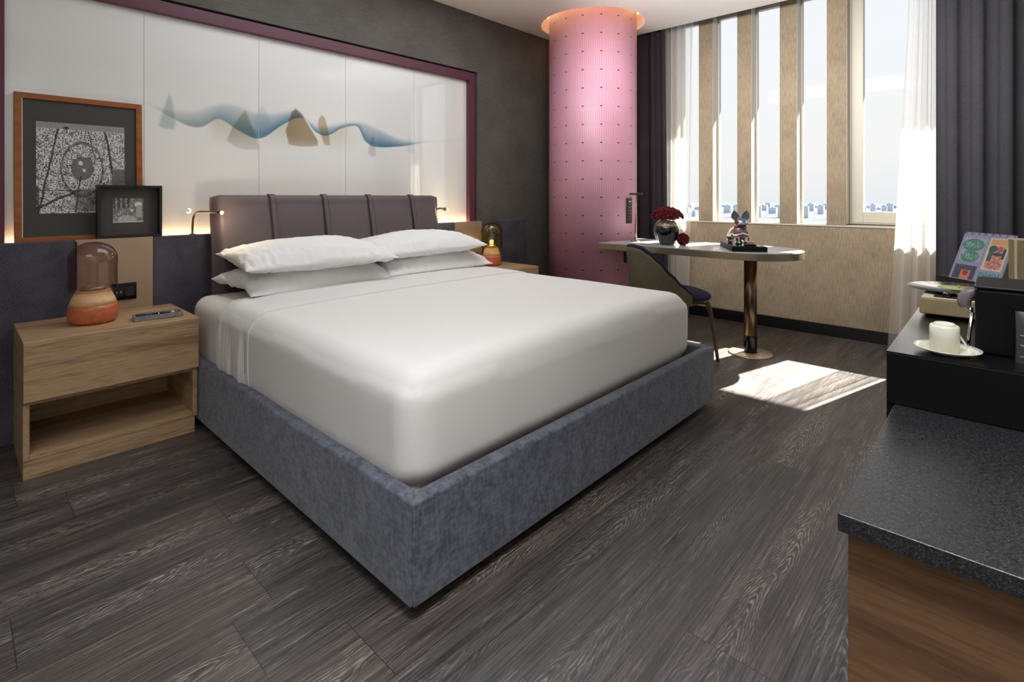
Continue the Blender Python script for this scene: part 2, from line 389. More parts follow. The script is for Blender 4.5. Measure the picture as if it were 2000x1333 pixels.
# ceiling with a round opening for the column
CX, CY, CR = .552, 4.095, .404
def ceiling():
    bm = bmesh.new()
    rect = [(-.3, -2.6), (4.0, -2.6), (4.0, 4.66), (-.3, 4.66)]
    vs = [bm.verts.new((x, y, 2.75)) for x, y in rect]
    es = [bm.edges.new((vs[i], vs[(i + 1) % 4])) for i in range(4)]
    n = 72; cv = [bm.verts.new((CX + .478 * math.cos(2 * PI * i / n), CY + .478 * math.sin(2 * PI * i / n), 2.75)) for i in range(n)]
    es += [bm.edges.new((cv[i], cv[(i + 1) % n])) for i in range(n)]
    bmesh.ops.triangle_fill(bm, use_beauty=True, edges=es)
    g = bmesh.ops.extrude_face_region(bm, geom=bm.faces[:])
    for v in [q for q in g['geom'] if isinstance(q, bmesh.types.BMVert)]: v.co.z = 2.95
    bmesh.ops.recalc_face_normals(bm, faces=bm.faces)
    me = bpy.data.meshes.new('ceiling'); bm.to_mesh(me); bm.free(); me.materials.append(M['white'])
    return struct(link(bpy.data.objects.new('ceiling', me)))
ceiling()
mb = MB().box(-.3, 4.0, 4.66, 5.15, 3.1, 3.16).box(-.3, 4.0, 4.60, 4.66, 2.95, 3.16)
struct(mb.build('trim_1', M['white']))
# head wall: charcoal wall covering around the recessed artwork
AY0, AY1, AZ0, AZ1 = .125, 3.172, .93, 2.235      # outer edge of the plum frame
mb = MB().box(-.3, -.115, -2.6, 5.15, 0, 3.1)
mb.box(-.115, -.045, -2.6, AY0 - .012, 0, 2.75).box(-.115, -.045, AY1 + .018, 4.95, 0, 2.75)
mb.box(-.115, -.045, AY0 - .012, AY1 + .018, AZ1 + .012, 2.75).box(-.115, -.045, AY0 - .012, AY1 + .018, 0, .90)
struct(mb.build('wall_left', M['wallpaper']))
struct(MB().box(3.9, 4.0, -2.6, 5.15, 0, 3.1).build('wall_right', M['plain']))
struct(MB().box(-.3, 4.0, -2.7, -2.6, 0, 3.1).build('wall_front', M['plain']))
# window wall
WY = 4.95
wins = [(.975, 1.201), (1.336, 1.564), (1.686, 1.927), (2.061, 2.287), (2.425, 3.25)]
WZ0, WZ1 = .915, 2.885
mb = MB().box(-.045, 3.9, WY, WY + .2, 0, WZ0).box(-.045, 3.9, WY, WY + .2, WZ1, 3.1)
px_ = -.045
for a_, b_ in wins: mb.box(px_, a_, WY, WY + .2, WZ0, WZ1); px_ = b_
mb.box(px_, 3.9, WY, WY + .2, WZ0, WZ1)
struct(mb.build('wall_back', M['beige'], bevel=.004))
struct(MB().box(-.04, 3.9, WY - .012, WY, 0, .095).build('baseboard_back', M['black']))
struct(MB().box(.975, 3.25, WY - .008, WY + .0, WZ0 - .012, WZ0).build('trim_2', M['frame_white']))
for i, (a_, b_) in enumerate(wins):
    big = i == 4; fw = .078 if big else .014; y0, y1 = (5.04, 5.12) if big else (5.07, 5.12)
    z0, z1 = WZ0 + (.012 if big else 0), WZ1; x0, x1 = a_ + (.022 if big else 0), b_
    fb = .10 if big else .016
    t_ = MB().box(x0, x0 + fw, y0, y1, z0, z1).box(x1 - fw, x1, y0, y1, z0, z1).box(x0 + fw, x1 - fw, y0, y1, z0, z0 + fb).box(x0 + fw, x1 - fw, y0, y1, z1 - .03, z1)
    if big:
        t_.box(a_, x0, y0 + .02, y1, WZ0, z1).box(a_, x1, y0 + .02, y1, WZ0, z0)
        t_.box(x0 + .02, x1 - .02, y0 - .006, y0, z0 + .012, z0 + .017)
    root = struct(t_.build('window_%d' % (i + 1), M['frame_white'], bevel=.003))
    MB().box(x0 + fw, x1 - fw, 5.09, 5.096, z0 + fb, z1 - .03).build('glass_pane', M['glass'], root)
    # light reveal linings of the opening
    MB().box(a_, a_ + .002, WY + .001, y0, z0, z1).box(b_ - .002, b_, WY + .001, y0, z0, z1).box(a_, b_, WY + .001, y0, WZ0, WZ0 + .002).build('reveal_lining', M['frame_white'], root)
# roof canopy outside the window, and the city far below, its haze put into pale colours
struct(MB().box(-4, 8, 5.16, 7.05, 3.90, 4.2).box(-4, 8, 5.16, 5.3, 3.1, 3.90).build('trim_3', M['white']))
tag(MB().box(-5000, 5000, 40, 5200, -62, -60).build('city_ground', M['city']), 'pale hazy city plain seen far below through the windows', 'ground')
for k in range(104):
    ang_ = rad(-34 + k * .405); dist = 1700 + (k * 7 % 5) * 420
    bx = 3.3 + dist * math.sin(ang_); by = dist * math.cos(ang_)
    top_ = -dist * (random.uniform(10, 16) if k % 3 == 0 else random.uniform(14, 26)) / 1026; h_ = max(9.0, 60 + top_)
    wd = dist * random.uniform(.003, .0065)
    m_ = MB().box(-wd, wd, -wd * .6, wd * .6, 0, h_).box(-wd * .5, wd * .3, -wd * .3, wd * .3, h_, h_ + 3)
    o = m_.build('city_building', M['tower']); o.location = (bx, by, -60)
    tag(o, 'pale distant city block on the skyline outside the windows', 'building', 'distant city blocks on the skyline')

# ------------------------------------------------------------------ column with cove light
col = thing('column', 'round column wrapped in pink geometric wallcovering beside the desk', 'column', (CX, CY, 0))
MB().lathe([(CR, 0), (CR, 2.93)], 96).build('wrapped_shaft', M['column'], col)
cv = thing('cove_light', 'glowing ring recess in the ceiling around the pink column', 'cove light', (CX, CY, 2.75))
MB().lathe([(.4775, 0), (.4775, .19), (CR + .002, .19)], 72, close=False).build('recess_lining', M['white'], cv)
MB().lathe([(.455, .16), (.47, .16), (.47, .175), (.455, .175), (.455, .16)], 72, close=False).build('light_ring', M['cove'], cv)
# wall control on the column
a_ = rad(-5); cpx = thing('control_panel', 'slim dark wall control with small white marks mounted on the pink column', 'control panel', (CX + (CR + .002) * math.cos(a_), CY + (CR + .002) * math.sin(a_), 1.024), a_)
MB().box(-.002, .012, -.034, .034, -.11, .11).build('plate', M['charcoal'], cpx, bevel=.003)
for k in range(7):
    z_ = .082 - k * .026
    MB().box(.012, .0135, -.018, .018, z_ - .004, z_ + .004).build('button', M['whitemark'] if k < 1 else M['bronze_dark'], cpx)
a_ = rad(-10); so = thing('wall_socket', 'small black socket on the pink column below the desk top', 'socket', (CX + (CR + .002) * math.cos(a_), CY + (CR + .002) * math.sin(a_), .62), a_)
MB().box(-.002, .012, -.03, .03, -.045, .045).build('plate', M['black'], so, bevel=.002)
MB().box(.012, .0125, -.015, .015, -.015, .015).build('outlet', M['black_gloss'], so)

# ------------------------------------------------------------------ artwork on the head wall
art = thing('wall_artwork', 'wide white glass artwork of blue waves and brown hills in plum frame', 'artwork', (0, 0, 0))
fi = (.178, 3.103, 2.165)
mb = MB().box(-.105, -.055, AY0, fi[0], AZ0 - .02, AZ1).box(-.105, -.055, fi[1], AY1, AZ0 - .02, AZ1).box(-.105, -.055, fi[0], fi[1], fi[2], AZ1)
mb.build('frame', M['plum'], art, bevel=.003)
TOP = [(0.60, 1.665), (0.74, 1.66), (0.807, 1.65), (0.881, 1.638), (0.976, 1.641), (1.038, 1.669), (1.13, 1.705), (1.226, 1.697), (1.327, 1.672), (1.432, 1.679), (1.52, 1.705), (1.588, 1.725), (1.658, 1.664), (1.73, 1.631), (1.843, 1.648), (1.974, 1.682), (2.083, 1.684), (2.212, 1.652), (2.333, 1.611), (2.458, 1.589), (2.658, 1.597), (3.023, 1.632)]
BOT = [(0.60, 1.664), (0.74, 1.656), (0.807, 1.626), (0.881, 1.587), (0.949, 1.558), (1.011, 1.558), (1.056, 1.586), (1.093, 1.613), (1.13, 1.61), (1.187, 1.573), (1.266, 1.533), (1.327, 1.515), (1.389, 1.538), (1.465, 1.6), (1.531, 1.645), (1.588, 1.674), (1.646, 1.672), (1.706, 1.6), (1.78, 1.571), (1.843, 1.594), (1.894, 1.629), (1.987, 1.66), (2.042, 1.655), (2.097, 1.561), (2.183, 1.523), (2.426, 1.544), (2.658, 1.59), (3.023, 1.629)]
def hill(y, z, pts, soft=.012):
    """signed softness inside a convex polygon (counter-clockwise)"""
    d = 1e9
    for (ya, za), (yb, zb) in zip(pts, pts[1:] + pts[:1]):
        ex, ez = yb - ya, zb - za; L = math.hypot(ex, ez); d = min(d, (ex * (z - za) - ez * (y - ya)) / L)
    return sm(-soft, soft, d)
def crom(pts, x):
    n_ = len(pts)
    if x <= pts[0][0]: return pts[0][1]
    if x >= pts[-1][0]: return pts[-1][1]
    for i in range(n_ - 1):
        if x <= pts[i + 1][0]:
            x0, y0 = pts[i]; x1, y1 = pts[i + 1]; h = x1 - x0; t = (x - x0) / h
            m0 = (y1 - pts[i - 1][1]) / (x1 - pts[i - 1][0]) if i else (y1 - y0) / h
            m1 = (pts[i + 2][1] - y0) / (pts[i + 2][0] - x0) if i + 2 < n_ else (y1 - y0) / h
            return (2 * t ** 3 - 3 * t * t + 1) * y0 + (t ** 3 - 2 * t * t + t) * h * m0 + (3 * t * t - 2 * t ** 3) * y1 + (t ** 3 - t * t) * h * m1
HILLS = [([(.799, 1.545), (.83, 1.53), (.872, 1.532), (.880, 1.57), (.868, 1.68), (.852, 1.73), (.838, 1.70), (.812, 1.60)], (.62, .70, .68), .010),
         ([(1.15, 1.49), (1.20, 1.455), (1.26, 1.44), (1.345, 1.449), (1.325, 1.52), (1.27, 1.66), (1.256, 1.68), (1.24, 1.665), (1.18, 1.57)], (.60, .57, .50), .007),
         ([(1.306, 1.63), (1.33, 1.60), (1.38, 1.60), (1.411, 1.63), (1.385, 1.70), (1.363, 1.729), (1.335, 1.70)], (.80, .85, .92), .014),
         ([(1.509, 1.582), (1.531, 1.493), (1.60, 1.485), (1.69, 1.490), (1.73, 1.500), (1.733, 1.532), (1.62, 1.70), (1.577, 1.735), (1.55, 1.71)], (.42, .31, .20), .005),
         ([(1.73, 1.65), (1.745, 1.60), (1.78, 1.507), (1.824, 1.508), (1.81, 1.60), (1.785, 1.69), (1.761, 1.715), (1.74, 1.69)], (.58, .48, .34), .007),
         ([(2.119, 1.47), (2.15, 1.445), (2.19, 1.455), (2.185, 1.52), (2.165, 1.60), (2.158, 1.60), (2.14, 1.55)], (.60, .62, .62), .007),
         ([(2.47, 1.50), (2.55, 1.50), (2.53, 1.58), (2.50, 1.62), (2.48, 1.60)], (.86, .90, .94), .012)]
def artcol(y, z):
    c = [.83, .84, .83]
    tp, bt = crom(TOP, y), crom(BOT, y)
    if z < bt + .01:                       # faint beige foothills under the wave
        fade = sm(1.42, 1.62, z) * sm(.0, .02, bt - z + .012)
        band = .5 + .5 * math.sin(y * 17 + 1.3) * .6
        k = .6 * fade * band * sm(1.02, 1.10, y) * (1 - sm(2.05, 2.12, y))
        c = [c[0] * (1 - .22 * k * 2), c[1] * (1 - .25 * k * 2), c[2] * (1 - .38 * k * 2)]
    for pts, mul, soft in HILLS:
        k = hill(y, z, pts, soft) * (.55 + .45 * sm(1.43, 1.56, z))
        c = [c[i] * (1 + (mul[i] - 1) * k) for i in range(3)]
    m_ = sm(-.022, .012, tp - z) * sm(-.004, .004, z - bt)
    if m_ > 0:
        q = max(0, tp - z) / max(.02, tp - bt); inten = 1.25 * (.34 + .6 * min(1, q * 1.2)) * (.25 + .75 * sm(.72, 1.0, y)) * (1 - .75 * sm(2.3, 2.8, y))
        teal = (.42, .53, .55); blue = (.22, .37, .48); tt = sm(1.05, 1.4, y)
        mul = [teal[i] * (1 - tt) + blue[i] * tt for i in range(3)]
        c = [c[i] * (1 + (mul[i] - 1) * m_ * inten) for i in range(3)]
    return c
def color_grid(name, mat, parent, fn, cf, nu, nv, thick=None, **props):
    mb_ = MB().grid(fn, nu, nv); o = mb_.build(name, mat, parent, fix=False, **props)
    at = o.data.color_attributes.new('Col', 'FLOAT_COLOR', 'POINT')
    d = []
    for j in range(nv + 1):
        for i in range(nu + 1): d += list(cf(i / nu, j / nv)) + [1]
    at.data.foreach_set('color', d); return o
ys = [.178, .73, 1.339, 1.939, 2.538, 3.103]
for k in range(5):
    y0, y1 = ys[k] + .0015, ys[k + 1] - .0015; n_ = int((y1 - y0) / .0045)
    color_grid('glass_panel', M['art'], art, lambda s, t, y0=y0, y1=y1: (-.095, y0 + (y1 - y0) * s, .935 + (fi[2] - .935) * t), lambda s, t, y0=y0, y1=y1: artcol(y0 + (y1 - y0) * s, .935 + (fi[2] - .935) * t), n_, 270)
MB().box(-.113, -.0965, fi[0], fi[1], .93, fi[2]).build('backing_board', M['creamtrim'], art)
ledge = MB().box(-.112, -.047, AY0, AY1 + .002, .900, .922).build('ledge_light_base', M['creamtrim'])
tag(ledge, 'cream shelf strip in the recess under the white artwork', 'shelf')
st = thing('light_strip', 'warm glowing light strip along the foot of the white artwork', 'light strip', (0, 0, 0))
MB().box(-.078, -.070, fi[0], fi[1], .9225, .927).build('diffuser', M['led'], st)

# ------------------------------------------------------------------ upholstered wall panels, brass plates
PT = .932
def wpanel(y0, y1, label, z0=.0):
    o = MB().box(-.045, .0, y0, y1, z0, PT).build('upholstered_wall_panel', M['navy'], bevel=.006)
    tag(o, label, 'wall panel', 'navy upholstered panels behind the bed')
wpanel(-2.59, .430, 'navy tweed wall panel left of the first bronze plate')
wpanel(.752, 2.882, 'navy tweed wall panel behind the bed between the two bronze plates')
wpanel(3.194, 3.767, 'navy tweed wall panel ending beside the pink column, behind the amber lamp')
for (y0, y1, sk, lab, nm) in ((.432, .750, (.591, .669), 'bronze plate with black socket behind the smoky glass lamp', 0), (2.884, 3.192, None, 'plain bronze plate behind the amber glass lamp', 1)):
    p = thing('bronze_plate', lab, 'metal plate', (0, (y0 + y1) / 2, 0), 0, 'bronze plates above the nightstands')
    hw = (y1 - y0) / 2
    MB().box(-.045, .006, -hw, hw, 0, PT + .002).build('plate', M['bronze'], p, bevel=.001)
    if sk:
        cy_ = (sk[0] + sk[1]) / 2 - (y0 + y1) / 2; s_ = MB().box(.006, .014, cy_ - .06, cy_ + .045, .612, .70).build('socket_plate', M['black_gloss'], p, bevel=.002)
        MB().box(.014, .016, cy_ - .048, cy_ - .012, .632, .68).build('outlet', M['black'], s_, bevel=.002)
        MB().box(.014, .016, cy_ - .004, cy_ + .034, .632, .68).build('switch', M['charcoal'], s_, bevel=.002)
        MB().box(.016, .0165, cy_ - .042, cy_ - .038, .65, .66).box(.016, .0165, cy_ - .025, cy_ - .021, .65, .66).build('pin', M['silver'], s_)

# ------------------------------------------------------------------ cushioned headboard
hb = thing('headboard', 'aubergine leather headboard cushion with piped straps behind the bed', 'headboard', (0, 0, 0))
HY = [1.010, 1.331, 1.673, 2.007, 2.368, 2.640]
def hb_seg(y0, y1, first, last):
    def f(s, t):
        y = y0 + (y1 - y0) * s
        # section in xz: up the front, over the top, down the back
        e_ = 0
        if first: e_ = (1 - sm(0, .16, s))
        if last: e_ = sm(.80, 1, s)
        th = .058 * (1 - .62 * e_ * e_)
        puff = .010 * (1 - (2 * s - 1) ** 4) if not (first or last) else .006
        a2 = t
        zt = 1.158 - .012 * e_
        if a2 < .62:
            q = a2 / .62; z = .45 + (zt - .05 - .45) * q; x = .062 + th + (puff + .034 * (1 - .5 * e_)) * math.sin(PI * min(1, q)) - .030 * q * q
        elif a2 < .85:
            q = (a2 - .62) / .23 * PI; x = .062 + (th - .030) * math.cos(q) * (1 if q < PI / 2 else 1); z = zt - .05 + .05 * math.sin(q)
        else:
            q = (a2 - .85) / .15; x = .062 - (th - .030) ; z = zt - .05 - (zt - .05 - .45) * q
        return (x, y, z)
    o = MB().grid(f, 28, 60)
    # close the ends
    for s_ in (0, 1):
        if (s_ == 0 and first) or (s_ == 1 and last):
            ring = [f(s_, j / 60) for j in range(61)]; o.add(ring, [tuple(range(61))], False)
    return o
for k in range(5): hb_seg(HY[k], HY[k + 1], k == 0, k == 4).build('leather_section', M['leather'], hb)
for k in range(1, 5):
    y = HY[k]
    def f(s, t, y=y):
        a2 = t; w2 = .024
        if a2 < .7:
            q = a2 / .7; z = .45 + (1.108 - .45) * q; x = .062 + .058 + .040 * math.sin(PI * q) - .030 * q * q + .004
        else:
            q = (a2 - .7) / .3 * PI; x = .062 + .032 * math.cos(q); z = 1.108 + .054 * math.sin(q)
        prof = .004 * (1 - abs(2 * s - 1) ** 6)
        n_ = Vector((1, 0, 0)) if a2 < .7 else Vector((math.cos((a2 - .7) / .3 * PI), 0, math.sin((a2 - .7) / .3 * PI)))
        return (x + n_.x * prof, y + .002 + w2 * 1.6 * s, z + n_.z * prof)
    sp = MB().grid(f, 8, 50).build('strap', M['leather'], hb)
    pts = [Vector(f(0, j / 50)) + Vector((.001, -.001, 0)) for j in range(51)]
    MB().tube(pts, .0045, 8).build('piping', M['leather_dark'], sp)
    pts = [Vector(f(.82, j / 50)) + Vector((.0008, 0, 0)) for j in range(51)]
    MB().tube(pts, .0011, 6).build('stitching', M['bronze_dark'], sp)

# reading lights
def reading(name, loc, pts, label):
    t_ = thing('reading_light', label, 'reading light', loc, 0, 'gooseneck reading lights')
    MB().cyl(.016, 0, .006, 24).build('base', M['bronze_dark'], t_)
    P_ = spline(pts, 10); MB().tube(P_, .0062, 12).build('stem', M['bronze_dark'], t_)
    end = P_[-1]; d = (P_[-1] - P_[-2]).normalized(); q = d.to_track_quat('Z', 'Y').to_matrix().to_4x4(); mt = Matrix.Translation(end) @ q
    hd = MB().lathe([(.006, -.012), (.012, 0), (.012, .03), (.010, .03), (.010, .022)], 24, mt, close=False).build('lamp_head', M['bronze_dark'], t_)
    bl = MB().lathe([(.0005, .035), (.006, .032), (.0085, .026), (.006, .022), (.0005, .021)], 20, mt).build('bulb', M['bulb'], hd)
    l = lamp('reading_glow', 'POINT', Vector(loc) + end + d * .055, 1.1, (1, .78, .5), shadow_soft_size=.015)
    return t_
reading('r', (-.022, .945, .932), [(0, 0, 0), (0, .002, .06), (.006, .006, .105), (.035, .015, .128), (.08, .03, .132), (.16, .055, .132), (.20, .070, .130)], 'lit gooseneck reading light left of the leather headboard')
reading('r', (-.022, 2.665, .932), [(0, 0, 0), (.002, .0, .05), (.01, .006, .085), (.035, .022, .115), (.06, .035, .122), (.085, .05, .118)], 'lit gooseneck reading light right of the leather headboard')

# ------------------------------------------------------------------ bed
bed = thing('bed', 'low platform bed frame upholstered in slate blue velvet', 'bed', (0, 0, 0))
BX, BY0, BY1, BZ0, BZ1, BT = 2.196, .842, 2.858, .04, .331, .052
mb = MB().add([(.06, BY0, BZ0), (BX, BY0, BZ0), (BX - BT, BY0 + BT, BZ0), (.06, BY0 + BT, BZ0), (.06, BY0, BZ1), (BX, BY0, BZ1), (BX - BT, BY0 + BT, BZ1), (.06, BY0 + BT, BZ1)],
              [(0, 3, 2, 1), (4, 5, 6, 7), (0, 1, 5, 4), (1, 2, 6, 5), (2, 3, 7, 6), (3, 0, 4, 7)])
mb.build('side_rail', M['rail'], bed, bevel=.012, seg=3)
mb = MB().add([(.06, BY1, BZ0), (BX, BY1, BZ0), (BX - BT, BY1 - BT, BZ0), (.06, BY1 - BT, BZ0), (.06, BY1, BZ1), (BX, BY1, BZ1), (BX - BT, BY1 - BT, BZ1), (.06, BY1 - BT, BZ1)],
              [(0, 1, 2, 3), (7, 6, 5, 4), (4, 5, 1, 0), (5, 6, 2, 1), (6, 7, 3, 2), (7, 4, 0, 3)])
mb.build('side_rail', M['rail'], bed, bevel=.012, seg=3)
mb = MB().add([(BX, BY0, BZ0), (BX, BY1, BZ0), (BX - BT, BY1 - BT, BZ0), (BX - BT, BY0 + BT, BZ0), (BX, BY0, BZ1), (BX, BY1, BZ1), (BX - BT, BY1 - BT, BZ1), (BX - BT, BY0 + BT, BZ1)],
              [(0, 3, 2, 1), (4, 5, 6, 7), (0, 1, 5, 4), (1, 2, 6, 5), (2, 3, 7, 6), (3, 0, 4, 7)])
mb.build('foot_rail', M['rail'], bed, bevel=.012, seg=3)
MB().box(.06, BX - BT - .001, BY0 + BT + .001, BY1 - BT - .001, .20, .24).build('platform', M['black'], bed)
MB().box(.06, BX - .28, BY0 + .22, BY1 - .22, 0, .20).build('plinth', M['black'], bed)

def rbox(x0, x1, y0, y1, z0, z1, r, n, disp=None, round_x0=True, round_x1=True, open_b=False, cap0=True):
    """rounded block: rounded at the top and in plan, straight sides going down"""
    nx, ny, nzz = n; mb_ = MB()
    def pt(x, y, z):
        qx = min(max(x, x0 + (r if round_x0 else -9)), x1 - (r if round_x1 else -9)); qy = min(max(y, y0 + r), y1 - r); qz = min(z, z1 - r)
        d = Vector((x - qx, y - qy, z - qz)); L = max(abs(d.x), abs(d.y), abs(d.z))
        if L > 1e-6:
            p = Vector((qx, qy, qz)) + d.normalized() * L if False else Vector((qx, qy, qz)) + d * (r / d.length if d.length > 1e-6 else 0) * (L / r)
        else: p = Vector((x, y, z))
        if disp: p = disp(p)
        return p
    X = lambda s: x0 + (x1 - x0) * s; Y = lambda s: y0 + (y1 - y0) * s; Z = lambda s: z0 + (z1 - z0) * s
    mb_.grid(lambda s, t: pt(X(s), Y(t), z1), nx, ny)
    mb_.grid(lambda s, t: pt(X(s), y0, Z(t)), nx, nzz); mb_.grid(lambda s, t: pt(X(s), y1, Z(t)), nx, nzz)
    mb_.grid(lambda s, t: pt(x1, Y(s), Z(t)), ny, nzz)
    if cap0: mb_.grid(lambda s, t: pt(x0, Y(s), Z(t)), ny, nzz)
    return mb_
def mdisp(p):
    p = p.copy(); p.z += .006 * fn3(p.x, p.y, 0, 4); return p
mat_ = rbox(.13, 2.09, .895, 2.715, .245, .612, .075, (80, 70, 14), mdisp).build('mattress', M['linen'], weld=True)
tag(mat_, 'white mattress in fitted sheet, bare at the pillow end of the blue bed frame', 'mattress')
def cdisp(p):
    p = p.copy()
    side = 1 if p.y < 1.6 else -1
    crown = .018 * (1 - abs((p.y - 1.8) / .92) ** 3) if p.z > .55 else 0
    p.z += crown + .004 * fn3(p.x, p.y, 3, 2.5)
    if p.z < .58:
        k = sm(.60, .42, p.z)
        w_ = .5 + .5 * math.sin(PI * (p.z - .28) / .34)
        if abs(p.y - 1.8) > .86: p.y -= side * (.007 * w_ + .0035 * fn3(p.x * 3, p.z * .8, 1, 2.2) * k)
        if p.x > 2.0: p.x += .010 * w_ + .004 * fn3(p.y * 3, p.z * .8, 2, 2.2) * k
        # slightly tucked under at the hem
        if p.z < .36:
            q = sm(.36, .26, p.z)
            if abs(p.y - 1.8) > .86: p.y += side * .018 * q
            if p.x > 2.0: p.x -= .045 * q
    return p
cov = rbox(.93, 2.125, .886, 2.724, .262, .634, .092, (90, 90, 22), cdisp, round_x0=False).build('bed_cover', M['linen'], weld=True)
tag(cov, 'smooth white bed cover over the foot and middle of the mattress', 'bed cover')
def sdisp(p):
    p = cdisp(p)
    if p.z < .60:
        k = sm(.60, .50, p.z); side = 1 if p.y < 1.6 else -1
        fold = .012 * fn3(p.x * 7 + .6 * p.z, p.z * .5, 5, 3) + .005 * fn3(p.x * 16 - p.z, p.z * .6, 2, 3)
        if abs(p.y - 1.8) > .86: p.y -= side * (fold * k + .003)
    else: p.z += .003 * fn3(p.x * 2, p.y, 8, 9)
    return p
sh = rbox(.60, .975, .884, 2.726, .272, .640, .088, (70, 90, 26), sdisp, round_x0=False, round_x1=False).build('flat_sheet', M['linen'], weld=True)
tag(sh, 'white sheet folded back in a band across the bed below the pillows', 'sheet')
hem = [(.968, .886 + 0, .30)]
def hemline(off):
    pts = []
    for k in range(61):
        s_ = k / 60
        y = .90 + 1.81 * s_; pts.append(sdisp(Vector((off, y, .640 - .0))) if False else Vector((off, y, 0)))
    return pts

# pillows
def pillow(name, D, L, T, seed, DR=.0):
    def surf(u, v, sgn):
        a_, b_ = 2 * u - 1, 2 * v - 1
        ca = math.copysign(abs(math.sin(a_ * PI / 2)) ** .9, a_); cb = math.copysign(abs(math.sin(b_ * PI / 2)) ** .9, b_)
        ix = 1 - .085 * (1 - cb ** 2) ** 1.0 * 1.0; iy = 1 - .06 * (1 - ca ** 2)
        x = D / 2 * ca * ix; y = L / 2 * cb * iy
        th = ((1 - ca ** 2) ** .58) * ((1 - cb ** 2) ** .42)
        z = T * th * (.62 if sgn > 0 else -.38)
        edge = (1 - th) * sm(0, .25, th)
        wr = math.sin(14 * ca + 9 * fn3(x, y, seed, 3)) * .5 + fn3(x * 1.0, y * 3, seed, 14)
        z -= DR * sm(.35, 1, ca) 
        z += .013 * edge * wr * sgn + .008 * fn3(x, y, seed + sgn, 7) * th + .0022 * fn3(x * 1.2, y * 2.2, seed + 9, 16) * th ** .5
        rd = fn3(x * 8, y * 2.5, seed + 4, 4); z += .008 * rd * sm(.45, 1, abs(cb)) * th ** .5
        return (x, y, z)
    mb_ = MB().grid(lambda s, t: surf(s, t, 1), 70, 110).grid(lambda s, t: surf(s, t, -1), 70, 110)
    o = mb_.build('pillow', M['pillow'], None, weld=True); return o
def place_pillow(D, L, T, seed, loc, rot, label, DR=.0):
    o = pillow('pillow', D, L, T, seed, DR); o.location = loc; o.rotation_euler = rot
    tag(o, label, 'pillow', 'white bed pillows')
place_pillow(.50, .87, .165, 1, (.385, 1.43, .695), (rad(0), rad(0), rad(3)), 'lower white pillow of the stack nearer the nightstand with smoky lamp', .038)
place_pillow(.48, .86, .165, 5, (.39, 2.275, .695), (rad(0), rad(0), rad(-2)), 'lower white pillow of the stack nearer the amber lamp', .03)
place_pillow(.52, .86, .175, 9, (.43, 1.425, .808), (rad(0), rad(5), rad(-3)), 'top white pillow of the stack nearer the nightstand with smoky lamp')
place_pillow(.48, .88, .170, 14, (.40, 2.195, .812), (rad(1.5), rad(4), rad(-4)), 'top white pillow of the stack nearer the amber lamp')

# ------------------------------------------------------------------ nightstands
def nightstand(y0, y1, label):
    w2 = (y1 - y0) / 2; t_ = thing('nightstand', label, 'nightstand', (0, (y0 + y1) / 2, 0), 0, 'walnut nightstands beside the bed')
    X0, X1, T_ = .0075, .479, .02
    MB().box(X0, X1 - .022, -w2, w2, .542, .562).build('top', M['walnut'], t_, bevel=.0015)
    d_ = MB().box(X1 - .02, X1, -w2, w2, .318, .560).build('drawer', M['walnut'], t_, bevel=.0015)
    MB().box(X0 + .03, X1 - .0205, -w2 + .03, w2 - .03, .33, .50).build('drawer_box', M['walnut_x'], d_)
    for s_ in (-1, 1):
        MB().box(X0, X1 - .022, min(s_ * w2, s_ * (w2 - T_)), max(s_ * w2, s_ * (w2 - T_)), .0745, .541).build('side_panel', M['walnut_x'], t_, bevel=.0015)
    MB().box(X0, X1 - .024, -w2 + T_, w2 - T_, .075, .095).build('shelf', M['walnut'], t_, bevel=.001)
    MB().box(X0, X0 + .012, -w2 + T_, w2 - T_, .095, .541).build('back_panel', M['walnut'], t_)
    MB().box(X0, X1 - .026, -w2 + T_, w2 - T_, .30, .315).build('divider', M['walnut'], t_)
    MB().box(X0, X1 - .026, -w2 + .001, w2 - .010, 0, .074).build('plinth', M['walnut'], t_)
    return t_
nightstand(.204, .832, 'walnut nightstand with open shelf left of the bed, under the smoky lamp')
nightstand(2.885, 3.405, 'walnut nightstand mostly hidden behind the bed, under the amber lamp')

def table_lamp(loc, r, base_h, dome_h, glassmat, label, rb):
    t_ = thing('table_lamp', label, 'table lamp', loc, 0, 'glass domed table lamps')
    b = base_h
    lower = [(.0, .0), (rb * .74, 0), (rb * .86, .004), (rb * .95, .016), (rb * .995, .034), (rb, .05), (rb * .985, .066), (rb * .93, b * .58)]
    upper = [(rb * .93, b * .58), (rb * .86, b * .72), (rb * .77, b * .86), (rb * .67, b), (.0, b + .0005)]
    MB().lathe(lower, 64).build('lower_base', M['terracotta'], t_, label='reddish turned wood lower half')
    MB().lathe(upper, 64).build('upper_base', M['ash'], t_, label='pale turned wood upper half')
    prof = []
    z0 = b - .006
    prof += [(r * .90, z0), (r * .975, z0 + .008), (r, z0 + .022)]
    hs = dome_h - r * .86
    prof += [(r * (1 - .012 * math.sin(PI * k / 6)), z0 + .022 + (hs - .022) * k / 6) for k in range(1, 7)]
    for k in range(1, 15):
        a2 = PI / 2 * k / 14; prof.append((max(.0004, r * math.cos(a2) ** .9), z0 + hs + r * .86 * math.sin(a2)))
    MB().lathe(prof, 64, close=False).build('glass_dome', glassmat, t_, label='coloured blown glass dome')
    MB().lathe([(rb * .5, b), (rb * .52, b + .012), (rb * .40, b + .02), (0, b + .021)], 40).build('lamp_holder', M['bronze'], t_)
    return t_
table_lamp((.232, .462, .5625), .0935, .150, .230, M['smoke'], 'table lamp with smoky plum glass dome on the near nightstand', .097)
table_lamp((.150, 3.170, .5625), .092, .150, .222, M['amber'], 'table lamp with amber glass dome on the far nightstand', .083)
